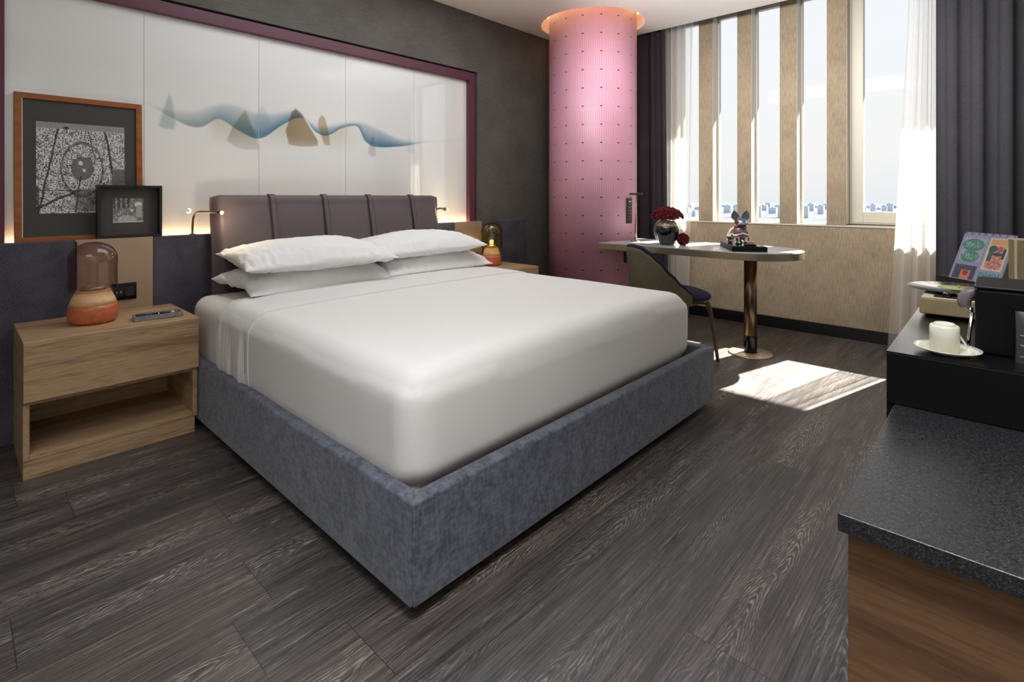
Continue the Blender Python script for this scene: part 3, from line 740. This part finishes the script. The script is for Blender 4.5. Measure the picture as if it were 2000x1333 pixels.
l2 = lamp('amber_lamp_glow', 'POINT', (.15, 3.17, .745), .35, (1, .75, .4), shadow_soft_size=.02)

# tray with pens
tr = thing('stone_tray', 'narrow grey marble tray on the near nightstand beside the bed', 'tray', (.345, .695, .5625), rad(-6)); tr.scale = (1.2, 1, 1)
MB().box(-.04, .04, -.098, .098, 0, .008).build('tray_floor', M['stonetray'], tr, bevel=.002)
MB().box(-.04, .04, -.098, -.09, .008, .022).box(-.04, .04, .09, .098, .008, .022).box(-.04, -.032, -.09, .09, .008, .022).box(.032, .04, -.09, .09, .008, .022).build('rim', M['stonetray'], tr)
def pen(x, y, rz, label, cap):
    t_ = thing('pen', label, 'pen', (x, y, .5815), rz, 'items in the marble tray')
    mt = Matrix.Rotation(rad(-90), 4, 'X') @ Matrix.Scale(1.15, 4)
    MB().lathe([(.0, -.06), (.0055, -.058), (.0055, .02)], 20, mt).build('barrel', M['black_gloss'], t_)
    MB().lathe([(.0062, .02), (.0062, .026)], 20, mt).build('ring', M['silver'], t_)
    MB().lathe([(.0055, .026), (.0055, .058), (.002, .064)], 20, mt).build('cap', cap, t_)
pen(.352, .668, rad(-4), 'black pen with silver ring lying in the marble tray', M['black_gloss'])
k_ = thing('corkscrew', 'small silver bottle opener at the bed end of the marble tray', 'bottle opener', (.338, .757, .5755), rad(20))
MB().lathe([(.009, 0), (.013, .003), (.013, .006), (.009, .009), (.006, .006), (.009, .0)], 24, close=False).build('ring', M['silver'], k_)
MB().box(-.004, .004, -.035, -.011, .002, .007).build('handle', M['silver'], k_, bevel=.001)

# ------------------------------------------------------------------ framed pictures on the ledge
def city(s, t):
    y, z = s, t
    v = .48 + .95 * fn3(s * 62, t * 84, 1) + .35 * fn3(s * 14, t * 22, 2) + .30 * (random.random() - .5)
    def road(d, w_, k=.85):
        nonlocal v
        q = 1 - sm(w_ * .5, w_, abs(d)); v *= 1 - k * q
    wob = .012 * fn3(s * 6, t * 6, 4)
    cx, cz = .50, .47
    rr = math.hypot((s - cx) / .235, (t - cz - .02) / (.30)) + wob
    if t > .15: road(rr - 1 + .05 * fn3(s * 20, t * 20, 6), .07, .62)
    rr2 = math.hypot((s - cx) / .125, (t - .50) / .125) + 2 * wob
    if rr2 < 1: v = .08 + .25 * random.random() + (.5 if math.hypot(s - .48, t - .56) < .025 or math.hypot(s - .52, t - .48) < .018 else 0)
    road(rr2 - 1, .1, .4)
    road(s - (.04 + .21 * (t - .1) / .9) - wob, .016)
    road(s - (.80 + .05 * math.sin(t * 3)) - (t - .4) * -.10 - wob, .018 if t > .45 else .001)
    road(t - .25 + wob, .006); road(t - (.06 + .42 * s) + 1.2 * wob, .020 if s < .45 else .001)
    road(s - .45 - .15 * (t - .2) - wob, .010 if t < .42 else .001); road(s - (.62 - .28 * (t - .72)) - wob, .008 if t > .6 else .001)
    if t > .62:
        for k in range(5): road((s - .5) * (1.4) - (k - 2) * .22 * (1.6 - t) - .05, .005, .5)
    if s > .84 and t < .50: v = .06 + .3 * random.random() ** 2
    if t > .93: v = .25 + .2 * random.random()
    if math.hypot((s - .32) / .03, (t - .945) / .02) < 1: v = .05
    if s < .03 and t < .3: v *= .3
    if .42 < s < .8 and .02 < t < .27: v = v * .45 + .06
    v = max(.02, min(.85, .04 + 1.0 * v)); v = v ** 1.35
    return (v, v, v)
def market(s, t):
    v = .22 + .5 * abs(fn3(s * 14, t * 11, 7)) + .25 * (random.random() - .4)
    if t > .6 and s < .6: v *= .45 if math.sin(s * 40) > 0 else 1.1
    if math.hypot((s - .83) / .13, (t - .74) / .11) < 1: v = .78
    if .76 < s < .95 and .2 < t < .70: v = .42 + .2 * random.random()
    if math.hypot((s - .62) / .05, (t - .5) / .06) < 1: v = .75
    if math.hypot((s - .45) / .30, (t - .14) / .16) < 1: v = .3 + .5 * random.random()
    if t < .06: v = .65
    v = max(.02, min(.8, v)) ** 1.5; return (v * 1.0, v * 1.0, v * .98)
def picture(name, label, y0, y1, z0, H, xb, lean, fw, depth, fmat, pw, pr, cf, nu, nv, lip=None):
    """frame leaning back against the glass; local x = depth, y = along, z = up"""
    t_ = thing('picture_frame', label, 'picture frame', (xb, (y0 + y1) / 2, z0), 0, 'framed black and white photographs on the ledge'); t_.rotation_euler = (0, -lean, 0)
    W = y1 - y0; h2 = W / 2
    MB().box(-depth, 0, -h2, -h2 + fw, 0, H).box(-depth, 0, h2 - fw, h2, 0, H).box(-depth, 0, -h2 + fw, h2 - fw, 0, fw).box(-depth, 0, -h2 + fw, h2 - fw, H - fw, H).build('frame', fmat, t_, bevel=.0015)
    MB().box(-depth, -depth + pw, -h2 + fw, h2 - fw, fw, H - fw).build('mount_board', M['mat'], t_)
    if lip: MB().box(-depth + pw, -.002, -h2 + fw, -h2 + fw + .003, fw, H - fw).build('inner_lip', M['creamtrim'], t_)
    a0, a1, b0, b1 = pr
    color_grid('print', M['print'], t_, lambda s, t: (-depth + pw + .001, a0 + (a1 - a0) * s, b0 + (b1 - b0) * t), cf, nu, nv)
    return t_
picture('p', 'large chestnut framed aerial city photograph leaning left of the bed', .210, .716, .9272, .722, -.045, rad(2.1), .027, .022, M['oak_frame'], .012, (-.175, .175, .140, .59), city, 250, 300, lip=True)
picture('p', 'small black box frame with a street market photograph in front of the large one', .512, .794, .9345, .274, -.0005, 0, .014, .042, M['black'], .004, (-.071, .062, .078, .206), market, 70, 66)

# ------------------------------------------------------------------ desk
dk = thing('desk', 'long grey topped desk with rounded end and bronze edge by the window', 'desk', (2.0, 4.0, 0))
def desk_poly(g=0):
    y0, y1, xe = 3.70 + g, 4.345 - g, 2.02; cyy = (y0 + y1) / 2; R_ = (y1 - y0) / 2
    P_ = []; Rc = CR + .006 + g; xl = .88 + g
    ya = CY - math.sqrt(Rc ** 2 - (xl - CX) ** 2); yb = CY + math.sqrt(Rc ** 2 - (xl - CX) ** 2)
    P_.append((xl, y0))
    for k in range(25):
        a2 = -PI / 2 + PI * k / 24; P_.append((xe + R_ * math.cos(a2), cyy + R_ * math.sin(a2)))
    P_.append((xl, y1))
    if yb < y1:
        a0 = math.atan2(yb - CY, xl - CX); a1 = math.atan2(ya - CY, xl - CX)
        for k in range(13):
            a2 = a0 + (a1 - a0) * k / 12; P_.append((CX + Rc * math.cos(a2), CY + Rc * math.sin(a2)))
    return [(x - 2.0, y - 4.0) for x, y in P_]
MB().prism(desk_poly(0), .712, .762).build('edge_band', M['desk_edge'], dk, bevel=.002)
MB().prism(desk_poly(.006), .7621, .765).build('desk_top', M['desk'], dk)
Mp = TR((.0, .0, 0))
MB().lathe([(.044, .012), (.044, .711)], 40, Mp).build('pedestal', M['bronze_dark'], dk)
MB().lathe([(.0455, .0125), (.0455, .13)], 40, Mp, close=False).build('pedestal_sleeve', M['black_gloss'], dk)
MB().lathe([(.0, 0), (.150, 0), (.150, .006), (.146, .010), (.0, .012)], 64, Mp).build('base_disc', M['bronze'], dk)

# desk lamp
dl = thing('desk_lamp', 'slim bronze desk lamp standing on the desk against the pink column', 'desk lamp', (1.055, 4.0, .765))
MB().lathe([(0, 0), (.04, 0), (.04, .006), (0, .008)], 40).build('base', M['bronze_dark'], dl)
MB().tube([(0, 0, .006), (.0, .0, .08), (.012, .006, .40)], .0055, 10).build('stem', M['bronze_dark'], dl)
MB().box(-.055, .065, -.012, .012, .398, .415).build('head', M['charcoal'], dl, bevel=.005)

# vase with flowers
def flower_dome(r, h, n, seed, ball=False):
    rnd_ = random.Random(seed); mb_ = MB()
    for i in range(n):
        ph = rnd_.uniform(0, 2 * PI); q = math.sqrt(rnd_.random()); x, y = r * q * math.cos(ph), r * q * math.sin(ph)
        z = h * (1 - q ** 2.4) ** .6 * rnd_.uniform(.85, 1.0); s_ = r * rnd_.uniform(.10, .16)
        nn = Vector((x / r, y / r, .6)).normalized()
        if ball:
            zz = rnd_.uniform(-1, 1); rr2_ = math.sqrt(1 - zz * zz); nn = Vector((rr2_ * math.cos(ph), rr2_ * math.sin(ph), zz)); x, y, z = nn.x * r * .86, nn.y * r * .86, r + nn.z * r * .86
            s_ = r * rnd_.uniform(.20, .28)
        mt = Matrix.Translation((x, y, z)) @ nn.to_track_quat('Z', 'Y').to_matrix().to_4x4()
        for k in range(3):
            for j in range(7):
                a2 = 2 * PI * (j + .5 * k) / 7; ro = s_ * (1 - .28 * k); up_ = s_ * (.15 + .35 * k)
                vs = [(0, 0, -.3 * s_), (ro * math.cos(a2 - .4), ro * math.sin(a2 - .4), up_), (ro * 1.25 * math.cos(a2), ro * 1.25 * math.sin(a2), up_ + .12 * s_), (ro * math.cos(a2 + .4), ro * math.sin(a2 + .4), up_)]
                mb_.add(vs, [(0, 1, 2, 3)], False, mt)
    return mb_
va = thing('vase', 'round clear glass vase with a black core and cream shoulder on the desk', 'vase', (1.395, 3.905, .765))
MB().lathe([(p_.x, p_.y) for p_ in spline([(a_, b_, 0) for a_, b_ in [(0.0005, .001), (.050, .002), (.062, .02), (.082, .07), (.090, .105), (.088, .135), (.080, .150)]], 5)], 64, close=False).build('black_core', M['black_gloss'], va)
MB().lathe([(.080, .150), (.074, .170), (.058, .188), (.052, .192), (.0, .192)], 56, close=False).build('cream_shoulder', M['cream'], va)
MB().lathe([(p_.x, p_.y) for p_ in spline([(a_, b_, 0) for a_, b_ in [(.055, .0), (.070, .014), (.092, .06), (.104, .105), (.100, .145), (.084, .178), (.064, .198), (.056, .208), (.060, .224), (.066, .232)]], 6)], 72, close=False).build('glass_body', M['vase_glass'], va)
fl = flower_dome(.118, .085, 190, 3); fl.lathe([(0, .005), (.095, .0), (.085, .035), (.04, .06), (.0, .065)], 24)
fo = fl.build('flower_bouquet', M['petal'], fix=False); fo.location = (1.395, 3.905, .972); tag(fo, 'dome of dark red flowers in the mouth of the glass vase', 'flowers')
MB_ = flower_dome(.046, .095, 120, 5, True)
for p_ in (0,): MB_.lathe([(0, .004), (.022, .012), (.038, .04), (.030, .07), (.0, .084)], 20)
f2 = MB_.build('flower_bunch', M['petal'], fix=False); f2.location = (1.515, 3.93, .7665); tag(f2, 'small bunch of dark red flowers lying on the desk beside the vase', 'flowers')

# tray with painted dog figurine
bv = Vector((-.23, .37, 0)).normalized(); ba = math.atan2(bv.y, bv.x)
bt = thing('display_plinth', 'flat black display plinth on the desk under the painted dog figurine', 'plinth', (1.955, 3.965, .765), ba)
MB().box(-.215, .215, -.115, .115, 0, .036).build('block', M['blackwood'], bt, bevel=.002)
MB().box(-.205, .205, -.105, .105, .036, .038).build('glossy_top', M['black_gloss'], bt)
def figure_mesh():
    bm = bmesh.new()
    def ball(c, s, sub=3, rot=None):
        mt = Matrix.Translation(c) @ (rot or Matrix.Identity(4)) @ Matrix.Diagonal((*s, 1))
        bmesh.ops.create_icosphere(bm, subdivisions=sub, radius=1, matrix=mt)
    # local: faces -Y
    ball((0, .045, .072), (.050, .072, .050)); ball((0, -.012, .082), (.049, .048, .056)); ball((0, -.012, .125), (.040, .040, .034))
    ball((0, -.024, .155), (.043, .041, .037)); ball((0, -.062, .143), (.023, .024, .018)); ball((0, -.078, .148), (.010, .008, .007))
    for s_ in (-1, 1):
        ball((s_ * .031, -.030, .040), (.018, .020, .042)); ball((s_ * .031, -.042, .010), (.018, .024, .011))
        ball((s_ * .034, .078, .040), (.020, .026, .042)); ball((s_ * .034, .070, .010), (.018, .026, .011))
        ball((s_ * .022, -.050, .142), (.012, .014, .012))
    ball((0, .118, .098), (.008, .014, .008))
    me = bpy.data.meshes.new('body'); bm.to_mesh(me); bm.free()
    o = bpy.data.objects.new('body', me)
    r_ = o.modifiers.new('r', 'REMESH'); r_.mode = 'VOXEL'; r_.voxel_size = .0028; r_.use_smooth_shade = True
    s_ = o.modifiers.new('s', 'SMOOTH'); s_.iterations = 4; s_.factor = .6
    COL.objects.link(o); dg = bpy.context.evaluated_depsgraph_get(); me2 = bpy.data.meshes.new_from_object(o.evaluated_get(dg))
    bpy.data.objects.remove(o)
    PAL = [lin(c)[:3] for c in ('1d5c78', 'b8342c', '2b2740', 'c9a75a', '2f8f8a', 'd86a4a', '3b4a8a', 'e6dfd0', '8c2448', '4c7a3c')]
    at = me2.color_attributes.new('Col', 'FLOAT_COLOR', 'POINT')
    for v in me2.vertices:
        x, y, z = v.co; k = z
        if z > .128:
            q = math.sin(z * 160 + math.sin(x * 120)) + fn3(x * 60, y * 60, z * 60)
            c = lin('2b3444')[:3] if q > -.35 else (PAL[0] if x > 0 else PAL[8] if z < .15 else lin('6a5a3a')[:3])
            if abs(x) < .012 and z > .15: c = lin('2f5568')[:3]
            if math.hypot(abs(x) - .02, z - .163) < .007 and y < -.04: c = (.7, .7, .68)
        elif z > .045:
            k = (z + .35 * abs(x) * (1 if y < 0 else .2)) * 95 + (0 if y < 0 else y * 30); c = PAL[int(k) % len(PAL)]
            if abs((z + .35 * abs(x)) * 95 % 1) < .14: c = lin('15151b')[:3]
            if y > .03: c = PAL[7] if (int(y * 70) + int(z * 60)) % 3 else PAL[3]
        else:
            c = lin('16161c')[:3] if math.sin(math.atan2(y, x) * 14 + z * 40) > -.1 else (PAL[4] if int(z * 300) % 2 else PAL[7])
        at.data[v.index].color = (*c, 1)
    me2.materials.append(M['figure']); me2.name = 'body'
    for p in me2.polygons: p.use_smooth = True
    return me2
dog = thing('dog_figurine', 'colourful painted big eared dog figurine standing on the black plinth', 'figurine', (1.928, 3.985, .803), rad(42))
dog.scale = (1.12, 1.12, 1.0)
link(bpy.data.objects.new('body', figure_mesh()), dog)
for s_ in (-1, 1):
    def ear(u, v, s_=s_):
        a2 = 2 * PI * u; r_ = math.sin(PI * min(1, v * 1.0)) ** .7 if v < 1 else 0
        wv = [.015, .026, .029, .025, .015, .002]; i_ = v * 5; k = int(min(4, i_)); q = i_ - k; ww = wv[k] * (1 - q) + wv[k + 1] * q
        h_ = v * .072
        return (s_ * (.029 + .16 * h_) + ww * math.cos(a2) * .95, -.012 + .006 * math.sin(a2) + (-.010 * (1 - (math.cos(a2)) ** 2) if math.sin(a2) < 0 else 0) * -1, .172 + h_)
    eb = MB().grid(ear, 24, 20, closed_u=True).build('ear', None, dog)
    eb.data.materials.append(M['charcoal'] if False else flat('painted_ear_%d' % s_, '4b4a55', .3, 0, .5, 90))
dish = thing('dish', 'small dark round dish on the black plinth beside the figurine', 'dish', (2.035, 3.895, .8032))
MB().lathe([(0, 0), (.032, 0), (.046, .006), (.045, .008), (.03, .003), (0, .003)], 36).build('bowl', M['charcoal'], dish)
blk = thing('wooden_block', 'small reddish brown block resting on the dark dish', 'block', (2.037, 3.897, .8065), rad(25))
MB().box(-.018, .018, -.014, .014, 0, .018).build('block', flat('brick_brown', '8d5a46', .7, 0, .25, 80), blk, bevel=.002)

# ------------------------------------------------------------------ chair
ch = thing('desk_chair', 'curved back desk chair with olive shell and navy seat between bed and desk', 'chair', (1.56, 3.585, 0), rad(-30))
def rim(a2):      # a2 = angle from the back, 0 = centre
    return curve([(0, .79), (18, .782), (32, .745), (45, .69), (58, .61), (75, .53), (92, .470), (120, .45)], abs(math.degrees(a2)))
def shell_pt(a2, z, off=0):
    fl_ = .0 + .04 * max(0, (z - .42)) / .35
    rx = .275 + off + fl_ * .5; ry = .262 + off + fl_
    return (rx * math.sin(a2), -ry * math.cos(a2), z)
def shell(off0, off1, dz=0):
    A = rad(92); nA = 64; nz_ = 12; mb_ = MB()
    outer = lambda s, t: shell_pt(-A + 2 * A * s, .40 + (rim(-A + 2 * A * s) - .40 - dz) * t, off0)
    inner = lambda s, t: shell_pt(-A + 2 * A * s, .40 + (rim(-A + 2 * A * s) - .40 - dz) * t, off1)
    mb_.grid(outer, nA, nz_).grid(inner, nA, nz_)
    mb_.grid(lambda s, t: tuple(Vector(outer(s, 1)).lerp(Vector(inner(s, 1)), t)), nA, 2)
    mb_.grid(lambda s, t: tuple(Vector(outer(s, 0)).lerp(Vector(inner(s, 0)), t)), nA, 2)
    for e_ in (0, 1): mb_.grid(lambda s, t, e_=e_: tuple(Vector(outer(e_, s)).lerp(Vector(inner(e_, s)), t)), nz_, 2)
    return mb_
shell(0, -.012).build('outer_shell', M['chair_shell'], ch, weld=True)
shell(-.0125, -.040, .002).build('inner_back', M['chair_navy'], ch, weld=True)
A = rad(92); MB().tube([Vector(shell_pt(-A + 2 * A * k / 70, rim(-A + 2 * A * k / 70) + .004, -.018)) for k in range(71)], .017, 10).build('padded_rim', M['chair_navy'], ch)
def seat_fn(s, t):
    a2 = 2 * PI * s; ph = -PI / 2 + PI * t
    cx_, cy_ = math.cos(a2), math.sin(a2); e_ = 2.6
    k = (abs(cx_) ** e_ + abs(cy_) ** e_) ** (-1 / e_)
    rr = math.cos(ph) ** .45 if math.cos(ph) > 0 else 0
    return (.268 * cx_ * k * rr, .015 + .262 * cy_ * k * rr, .440 + .046 * math.sin(ph) - (.01 if cy_ > .7 else 0) * 0)
MB().grid(seat_fn, 64, 20, closed_u=True).build('seat', M['chair_navy'], ch, weld=True)
for sx_, sy_ in ((-1, 1), (1, 1), (-1, -1), (1, -1)):
    pts = [(sx_ * .205, sy_ * .165 + .01, .405), (sx_ * .225, sy_ * .18 + .015, .33), (sx_ * .262, sy_ * .215 + .012, 0)]
    MB().tube(spline(pts, 6), [.021 - .0105 * k / 12 for k in range(13)], 14).build('leg', M['chair_leg'], ch)
MB().box(-.2, .2, -.16, .17, .388, .402).build('seat_frame', M['chair_leg'], ch, bevel=.004)

# ------------------------------------------------------------------ curtains
def curtain(name, xt0, xt1, xb0, xb1, y, zt, folds, amp, mat, label, seed, zb=.012):
    rnd_ = random.Random(seed); ph = [rnd_.uniform(0, 6.28) for _ in range(4)]
    def f(s, t):
        x0 = xt0 + (xb0 - xt0) * t ** 1.2; x1 = xt1 + (xb1 - xt1) * t ** 1.2
        wob = .12 * math.sin(4 * s + ph[0]) + .04 * t * math.sin(9 * s + ph[1])
        a2 = 2 * PI * folds * (s + wob / folds * 1.2)
        amp_ = amp * (.75 + .35 * math.sin(5 * s + ph[2])) * (1 + .25 * t)
        return (x0 + (x1 - x0) * s + .25 * amp_ * math.sin(2 * a2 + ph[3]), y + amp_ * math.sin(a2 + .5 * t * math.sin(3 * s + ph[1])), zt + (zb - zt) * t)
    n_ = int(folds * 26)
    o = MB().grid(f, n_, 40).build(name, mat, None, fix=False)
    tag(o, label, 'curtain'); return o
curtain('drape', .46, .965, .44, 1.005, 4.73, 3.08, 4, .040, M['drape_l'], 'dark plum drape hanging between the pink column and the left sheer', 3)
curtain('sheer_curtain', .88, 1.195, .90, 1.15, 4.85, 3.08, 5, .022, M['sheer'], 'white sheer curtain gathered at the left end of the windows', 8)
curtain('sheer_curtain', 2.86, 3.0, 2.72, 3.0, 4.77, 3.08, 3, .026, M['sheer'], 'white sheer curtain gathered at the right end of the windows', 12)
curtain('drape', 3.012, 3.80, 3.012, 3.80, 4.72, 3.08, 6, .042, M['drape_r'], 'long charcoal drape hanging right of the windows behind the console', 21)

# ------------------------------------------------------------------ console along the right wall
low = thing('low_cabinet', 'walnut cabinet at the right under the speckled stone top', 'cabinet', (3.5, 1.15, 0))
MB().box(-.318, .39, -.262, -.242, .02, .672).build('end_panel', M['walnut_dark'], low, bevel=.0015)
MB().box(-.318, .39, -.2415, .248, .02, .672).build('carcass', M['walnut_dark'], low)
MB().box(-.29, .38, -.24, .24, 0, .02).build('plinth', M['black'], low)
MB().box(-.320, .39, -.2635, -.2625, .668, .673).build('edge_strip', M['creamtrim'], low)
wt = MB().box(3.174, 3.895, .862, 1.401, .674, .700).build('worktop', M['stone'], bevel=.002)
tag(wt, 'speckled black stone worktop on the walnut cabinet at the right', 'worktop')
tall = thing('black_cabinet', 'black lacquered cabinet standing higher behind the stone worktop', 'cabinet', (3.53, 2.1, 0))
MB().box(-.370, .364, -.699, .65, .02, .809).build('body', M['blackwood'], tall, bevel=.002)
MB().box(-.370, .364, -.699, .65, .8092, .812).build('top', M['satin'], tall)
MB().box(-.365, .36, -.698, .65, .0, .02).build('base', M['black'], tall)
MB().box(-.366, .362, -.7035, -.698, .702, .716).build('moulding', M['blackwood'], tall)
ZT = .812
# saucer and upturned cup
sa = tag(MB().lathe([(0, .001), (.028, 0), (.030, .002), (.048, .007), (.0575, .0115), (.058, .0133), (.048, .0095), (.03, .0048), (0, .0045)], 64).build('saucer', M['porcelain']), 'ivory saucer under the upturned cup on the black cabinet', 'saucer')
sa.location = (3.259, 1.468, ZT)
cup = thing('cup', 'ivory porcelain cup standing upside down on its saucer', 'cup', (3.2545, 1.463, ZT + .0055), rad(-50)); cup.scale = (.80, .80, .93)
MB().lathe([(.0295, .001), (.0325, .0), (.0325, .055), (.0305, .0595), (.026, .061), (.0255, .0585), (.0, .0585)], 56, close=False).build('body', M['porcelain'], cup)
MB().lathe([(.023, .058), (.0235, .063), (.0215, .0645), (.0205, .061), (0, .0605)], 48, close=False).build('foot_ring', M['porcelain'], cup)
HP = spline([(.031, 0, .046), (.045, 0, .030), (.058, 0, .014), (.060, 0, .006), (.050, 0, .003), (.036, 0, .009), (.0315, 0, .018)], 8)
MB().tube([Matrix.Rotation(rad(95), 3, 'Z') @ p for p in HP], .0027, 10).build('handle', M['porcelain'], cup)
# appliance
cm = thing('coffee_machine', 'black coffee machine with grey spout on the black cabinet behind the cup', 'coffee machine', (3.302, 1.512, ZT))
MB().box(.0, .25, .0, .17, .0, .140).build('body', M['blackwood'], cm, bevel=.008, seg=3)
MB().box(-.001, .26, -.004, .18, .1405, .146).build('lid', M['black'], cm, bevel=.002)
MB().tube(spline([(.006, .03, .128), (-.010, .028, .124), (-.018, .026, .108), (-.016, .026, .094)], 6), [.010 + .003 * math.sin(PI * q_ / 18) for q_ in range(19)], 16).build('spout', flat('taupe_plastic', '6e6468', .4), cm)
MB().lathe([(.004, .082), (.0055, .084), (.0055, .093)], 16, TR((-.008, .026, 0))).build('nozzle', M['silver'], cm)
MB().tube([(-.004, .026, .083), (-.010, .024, .030), (-.012, .022, .003)], .0035, 10).build('glass_tube', M['silver'], cm)
# packet
pk = thing('coffee_packet', 'dark grey packet with white script lettering at the right picture edge', 'packet', (3.40, 1.487, ZT))
def pkf(s, t, sg):
    x = -.035 + .07 * s; z = .104 * t; th = .016 * (math.sin(PI * s) ** .5) * (1 - t ** 6) * 1.0 + .0012
    return (x * (1 - .03 * math.sin(PI * t)), sg * th, z)
MB().grid(lambda s, t: pkf(s, t, -1), 24, 24).grid(lambda s, t: pkf(s, t, 1), 24, 24).build('pouch', flat('grey_foil', '3a3a3e', .5), pk, weld=True)
wr_ = MB(); rr_ = random.Random(4)
for row, z_ in enumerate((.058, .036, .014)):
    for g in range(7):
        x_ = -.028 + g * .0085; pts = [(x_ + .0012 * k * 1.2, 0, z_ + rr_.uniform(-.002, .0035) * (1 if k % 2 else -.4)) for k in range(5)]
        pts = [(p[0], pkf((p[0] + .035) / .07, p[2] / .104, -1)[1] - .0006, p[2]) for p in pts]; wr_.tube(pts, .00045, 5)
wr_.build('lettering', M['whitemark'], pk)
# record player
rpz = thing('record_player', 'tan linen covered record player on the black cabinet near the curtain', 'record player', (3.174, 1.873, ZT))
MB().box(0, .33, 0, .268, .008, .052).build('case', M['linenbox'], rpz, bevel=.004)
MB().box(.004, .326, .004, .264, .0522, .055).build('deck', M['creamtrim'], rpz, bevel=.001)
MB().box(.03, .32, .02, .255, .0552, .058).build('deck_plate', M['black'], rpz)
for x_, y_ in ((.02, .02), (.31, .02), (.02, .215), (.31, .215)): MB().lathe([(.008, 0), (.008, .008)], 16, TR((x_, y_, 0))).build('foot', M['black'], rpz)
for x_ in (.060, .090): MB().lathe([(.010, .058), (.010, .068), (.008, .069)], 24, TR((x_, .026, 0))).build('knob', M['black_gloss'], rpz)
MB().lathe([(.068, .058), (.068, .064)], 48, TR((.10, .155, 0))).build('platter', M['charcoal'], rpz)
MB().tube([(.235, .19, .072), (.24, .10, .072), (.215, .06, .070)], .003, 8).build('tone_arm', M['silver'], rpz)
rec = thing('vinyl_record', 'black vinyl record with lime label lying on the tan record player', 'record', (3.252, 2.045, ZT + .0645))
MB().lathe([(.0, 0), (.124, 0), (.125, .0008), (.124, .0016), (.0, .0016)], 80).build('disc', M['vinyl'], rec)
MB().lathe([(.0, .0017), (.05, .0017), (.05, .0021), (0, .0021)], 48).build('paper_label', M['lime'], rec, label='lime green paper label')
MB().lathe([(.003, .002), (.003, .009), (.0, .010)], 12).build('spindle', M['bronze'], rec)
# record sleeve leaning on a stand
P1, P2 = Vector((3.205, 2.461, ZT + .045)), Vector((3.340, 2.318, ZT + .045))
ax = (P2 - P1).normalized(); nrm = Vector((-ax.y, ax.x, 0)) if Vector((-ax.y, ax.x, 0)).y > 0 else Vector((ax.y, -ax.x, 0))
nrm = Vector((.73, .69, 0)); W_ = (P2 - P1).length
upv = (Vector((0, 0, .165)) + nrm * .062)
LET = random.Random(2)
def slv(s, t):
    c = lin('a9a6c0')[:3]; a = lin
    if (int(s * 60) + int(t * 60)) % 5 == 0: c = lin('8e8fb4')[:3]
    def inr(x0, x1, y0, y1): return x0 < s < x1 and y0 < t < y1
    def ell(cx, cy, rx, ry): return ((s - cx) / rx) ** 2 + ((t - cy) / ry) ** 2 < 1
    if inr(.05, .50, .40, .90): c = lin('b9b6cc')[:3]
    if ell(.27, .74, .22, .13) or ell(.27, .50, .19, .12): c = lin('5b9484')[:3]
    for r0 in (.74, .50):
        if abs(t - r0) < .06 and .10 < s < .44:
            if fn3(s * 70, t * 26, r0 * 9) > .12: c = lin('b4d0c4')[:3]
    if inr(.56, .95, .27, .92): c = lin('e6dcc0')[:3]
    if inr(.59, .92, .78, .90): c = lin('e8b070')[:3]
    if inr(.60, .92, .30, .77): c = lin('e2a592')[:3]
    if ell(.67, .70, .08, .07) or inr(.60, .70, .45, .66): c = lin('3f6660')[:3]
    if ell(.80, .70, .05, .06): c = lin('d0625c')[:3]
    if ell(.78, .60, .09, .035) or inr(.86, .92, .52, .72): c = lin('2c4c58')[:3]
    if ell(.78, .38, .14, .09) and fn3(s * 40, t * 40, 1) > 0: c = lin('c05f5c')[:3]
    if ell(.79, .52, .07, .05) and not ell(.79, .52, .045, .03): c = lin('c8706a')[:3]
    if inr(.05, .50, .03, .32): c = lin('4a5166')[:3]
    if inr(.20, .40, .03, .22): c = lin('e08a68')[:3]
    if ell(.30, .16, .06, .05): c = lin('a83c34')[:3]
    if inr(.56, .95, .03, .22): c = lin('3d8f8c')[:3] if fn3(s * 50, t * 50, 3) < .15 else lin('9cc8c0')[:3]
    if t > .95 and int(s * 22) % 3 == 0: c = lin('7c6ea8')[:3]
    return c
slt = thing('record_sleeve', 'colourful illustrated record sleeve propped behind the record player', 'record sleeve', P1)
th_ = ax.cross(upv).normalized() * .0015
color_grid('cover', M['sleeve'], slt, lambda s, t: tuple(ax * (W_ * .98) * s + upv * t + th_ * 1.2), slv, 90, 90)
c0, c1, c2, c3 = Vector((0, 0, 0)), ax * W_ * .98, ax * W_ * .98 + upv, upv
MB().add([c0 - th_, c1 - th_, c2 - th_, c3 - th_, c0 + th_, c1 + th_, c2 + th_, c3 + th_], [(0, 3, 2, 1), (4, 5, 6, 7), (0, 1, 5, 4), (1, 2, 6, 5), (2, 3, 7, 6), (3, 0, 4, 7)]).build('card', M['creamtrim'], slt)
std = thing('sleeve_stand', 'low black stand holding up the record sleeve', 'stand', (3.268, 2.394, ZT), math.atan2(ax.y, ax.x))
MB().box(-.130, .105, -.012, .10, 0, .045).build('base', M['blackwood'], std, bevel=.002)
MB().box(-.130, .105, -.016, -.0125, .0, .050).build('lip', M['black'], std)
mq = Matrix.Translation((-.01, .05, .040)) @ Matrix.Rotation(rad(-21), 4, 'X')
MB().box(-.03, .03, .012, .016, .0, .13, mq).build('back_rest', M['black'], std)
# linen box
lb = thing('linen_box', 'upright tan linen covered box with cream edges at the right picture edge', 'box', (3.374, 2.165, ZT), rad(12))
MB().box(0, .16, 0, .07, 0, .207).build('cover', M['linenbox'], lb, bevel=.002)
MB().box(-.0008, .004, -.0008, .003, 0, .208).box(-.001, .16, -.0005, .071, .2072, .2095).build('trim', M['creamtrim'], lb)
